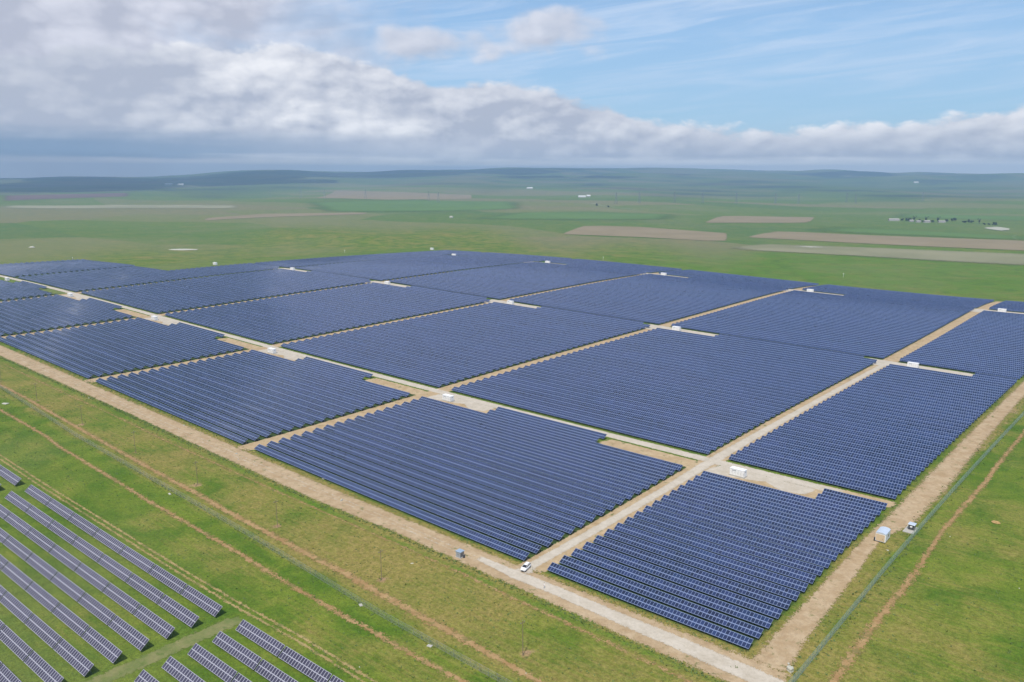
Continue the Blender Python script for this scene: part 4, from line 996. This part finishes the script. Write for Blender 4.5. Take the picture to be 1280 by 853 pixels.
def make_pylon():
    root = empty('pylon'); h = 42.; b = MB()
    def lvl(z): return 4.2*(1-z/h)**1.2+.7
    zs = [0, 9, 17, 24, 30, 35, 39, h]
    for z0, z1 in zip(zs, zs[1:]):
        c0 = [(sx*lvl(z0), sy*lvl(z0), z0) for sx, sy in ((-1, -1), (1, -1), (1, 1), (-1, 1))]; c1 = [(sx*lvl(z1), sy*lvl(z1), z1) for sx, sy in ((-1, -1), (1, -1), (1, 1), (-1, 1))]
        for k in range(4):
            b.tube(c0[k], c1[k], .22, n=4); b.tube(c0[k], c1[(k+1) % 4], .12, n=4); b.tube(c0[(k+1) % 4], c1[k], .12, n=4)
    b.build('lattice_tower', grey_metal, root)
    for z, w in ((28, 9), (33.5, 7.5), (39, 6)):
        a = MB(); a.tube((-w, 0, z), (w, 0, z), .2, n=4); a.tube((-w, 0, z), (0, 0, z+2.2), .14, n=4); a.tube((w, 0, z), (0, 0, z+2.2), .14, n=4); a.build('crossarm', grey_metal, root)
    return root
py0 = None
for q, (px, py) in enumerate([(338, 247), (376, 248), (406, 249), (457, 249), (536, 252), (548, 253.5), (770, 255), (799, 254), (843, 254), (878, 254), (920, 255), (969, 255), (998, 255), (1058, 253), (1069, 255), (1153, 252)]):
    p = at(px, py)
    if py0 is None: py0 = make_pylon(); o = py0
    else: o = copy_tree(py0)
    o.location = (p[0], p[1], p[2]-.5); o.rotation_euler[2] = YAW+.3
    if math.hypot(p[0]-CAM[0], p[1]-CAM[1]) < 2600: o.scale = (.7, .7, .7)
    tag(o, 'grey lattice pylon far off on the plain, %s from the left' % ORD[q], 'pylon', 'lattice pylons across the distant plain')

# ------------------------------------------------------------------ weeds: rough clumps along the worn edges
def weeds():
    m_ = MB(); r_ = random.Random(5)
    def clump(u, v, s_):
        z = tz(u, v)
        for k in range(5):
            a = r_.uniform(0, 6.28); l = r_.uniform(.5, 1.)*s_; w = .16*s_+.04
            b0 = Vector((u+r_.gauss(0, s_*.35), v+r_.gauss(0, s_*.35), z)); tip = b0+Vector((math.cos(a)*l*.7, math.sin(a)*l*.7, l*r_.uniform(.5, 1.1))); sd = Vector((-math.sin(a), math.cos(a), 0))*w
            m_.face([b0-sd, b0+sd, tip+sd*.5, tip-sd*.5])
    for _ in range(1700):
        u = r_.uniform(-240, 266); e = np.interp(u, [-238, -64, 94, 130, 190, 253, 268], [-15.6, -14.2, -15.1, -13.1, -14, -16, -16.4])
        clump(u, e+r_.gauss(-.4, .7), r_.uniform(.2, .55))
    for _ in range(900):
        u = r_.uniform(-240, 254); clump(u, r_.uniform(-2.6, -.3), r_.uniform(.2, .5))
    for _ in range(600):
        v = r_.uniform(-10, 330); clump(268.2+r_.gauss(0, .8), v, r_.uniform(.25, .6))
    for _ in range(900):
        u = r_.uniform(-160, 225); e = np.interp(u, [-160, -46, 35, 113, 172, 207], [-40.6, -45.4, -46.2, -47.5, -49.8, -50]); clump(u, e+r_.gauss(0, .8), r_.uniform(.15, .4))
    for _ in range(500):
        clump(r_.choice([254.6, 265.2])+r_.gauss(0, .9), r_.uniform(-10, 330), r_.uniform(.2, .55))
    for _ in range(5200):                                   # tussocks over the near grassland
        if r_.random() < .62: u, v = r_.uniform(-150, 262), r_.uniform(-75, -16)
        else: u, v = r_.uniform(268, 345), r_.uniform(-30, 260)
        clump(u, v, r_.choice([.16, .2, .25, .32, .45]))
    wm = simple('weed_leaf', (.105, .155, .040), .9, var=.5, scale=.7)
    tag(m_.build('weeds', wm), 'rough green weeds along the edges of soil and fences', 'weeds', kind='stuff')
weeds()
# ------------------------------------------------------------------ the air
def haze():
    m, t, out = new_mat('haze')
    v = t.node('ShaderNodeVolumePrincipled', {'Color': (.40, .60, .90, 1), 'Density': 1.1e-4, 'Anisotropy': .1})
    t.l.new(v.outputs[0], out.inputs['Volume'])
    b = MB(); L_ = 15800.; z0, z1 = -60., 250.
    b.box((CAM[0], CAM[1], (z0+z1)/2), (2*L_, 2*L_, z1-z0)); o = b.build('haze', m); tag(o, 'thin blue haze over the whole plain', 'haze', kind='stuff')
haze()

# ------------------------------------------------------------------ clouds overhead, out of frame: their shadows lie on the far hills
cloud_m, ct, cout = new_mat('cloud')
cb = ct.node('ShaderNodeBsdfDiffuse', {'Color': (.9, .9, .9, 1)}); ct.l.new(cb.outputs[0], cout.inputs[0])
def cloud(px, r, rx, ry, alt, seed, label):
    """a lumpy flat-based cloud whose shadow falls at bearing px and distance r from the camera"""
    r_ = random.Random(seed); a = math.atan((px-640)/1011.); d = np.array([-math.sin(YAW-a), math.cos(YAW-a)])
    gx, gy = CAM[0]+d[0]*r, CAM[1]+d[1]*r; off = alt/math.tan(SUN_EL); n_ = math.hypot(*SUN_DIR)
    cx, cy = gx+SUN_DIR[0]/n_*off, gy+SUN_DIR[1]/n_*off
    bm = bmesh.new()
    for k in range(12):
        t_ = r_.uniform(0, 6.28); q_ = math.sqrt(r_.random())*.75
        ex, ey = math.cos(t_)*q_*rx, math.sin(t_)*q_*ry; s_ = r_.uniform(.30, .55)*min(rx, ry)*(1.15-q_*.5)
        g = bmesh.ops.create_icosphere(bm, subdivisions=3, radius=s_)
        for v in g['verts']:
            k_ = 1+.12*math.sin(v.co.x/s_*5+k)+.10*math.sin(v.co.y/s_*6+2*k)
            v.co = Vector((v.co.x*k_*1.25, v.co.y*k_, max(v.co.z*.5*k_, -s_*.12))); lx, ly = v.co.x+ex, v.co.y+ey
            v.co = Vector((d[1]*lx+d[0]*ly, -d[0]*lx+d[1]*ly, v.co.z))
    me = bpy.data.meshes.new('cloud'); bm.to_mesh(me); bm.free(); me.materials.append(cloud_m); me.polygons.foreach_set('use_smooth', [True]*len(me.polygons))
    o = bpy.data.objects.new('cloud', me); C.objects.link(o); o.location = (cx, cy, alt); tag(o, label, 'cloud', kind='structure')
cloud(40, 7200, 2600, 1700, 3000, 1, 'broad unseen cloud overhead, shading the hills at the left')
cloud(300, 9300, 2300, 2000, 3200, 2, 'broad unseen cloud overhead, shading the dark hill')
cloud(560, 10600, 2300, 1500, 3300, 3, 'unseen cloud overhead, shading the hills left of the middle')
cloud(-60, 11500, 2600, 2000, 3400, 4, 'unseen cloud overhead, shading the land towards the far left horizon')
cloud(700, 8200, 900, 380, 2700, 5, 'small unseen cloud overhead, shading the middle hills')
cloud(830, 9200, 700, 330, 2800, 6, 'smaller unseen cloud overhead, shading the hills right of the middle')
cloud(1060, 10800, 1300, 500, 3300, 7, 'small unseen cloud overhead, shading the hills at the right')
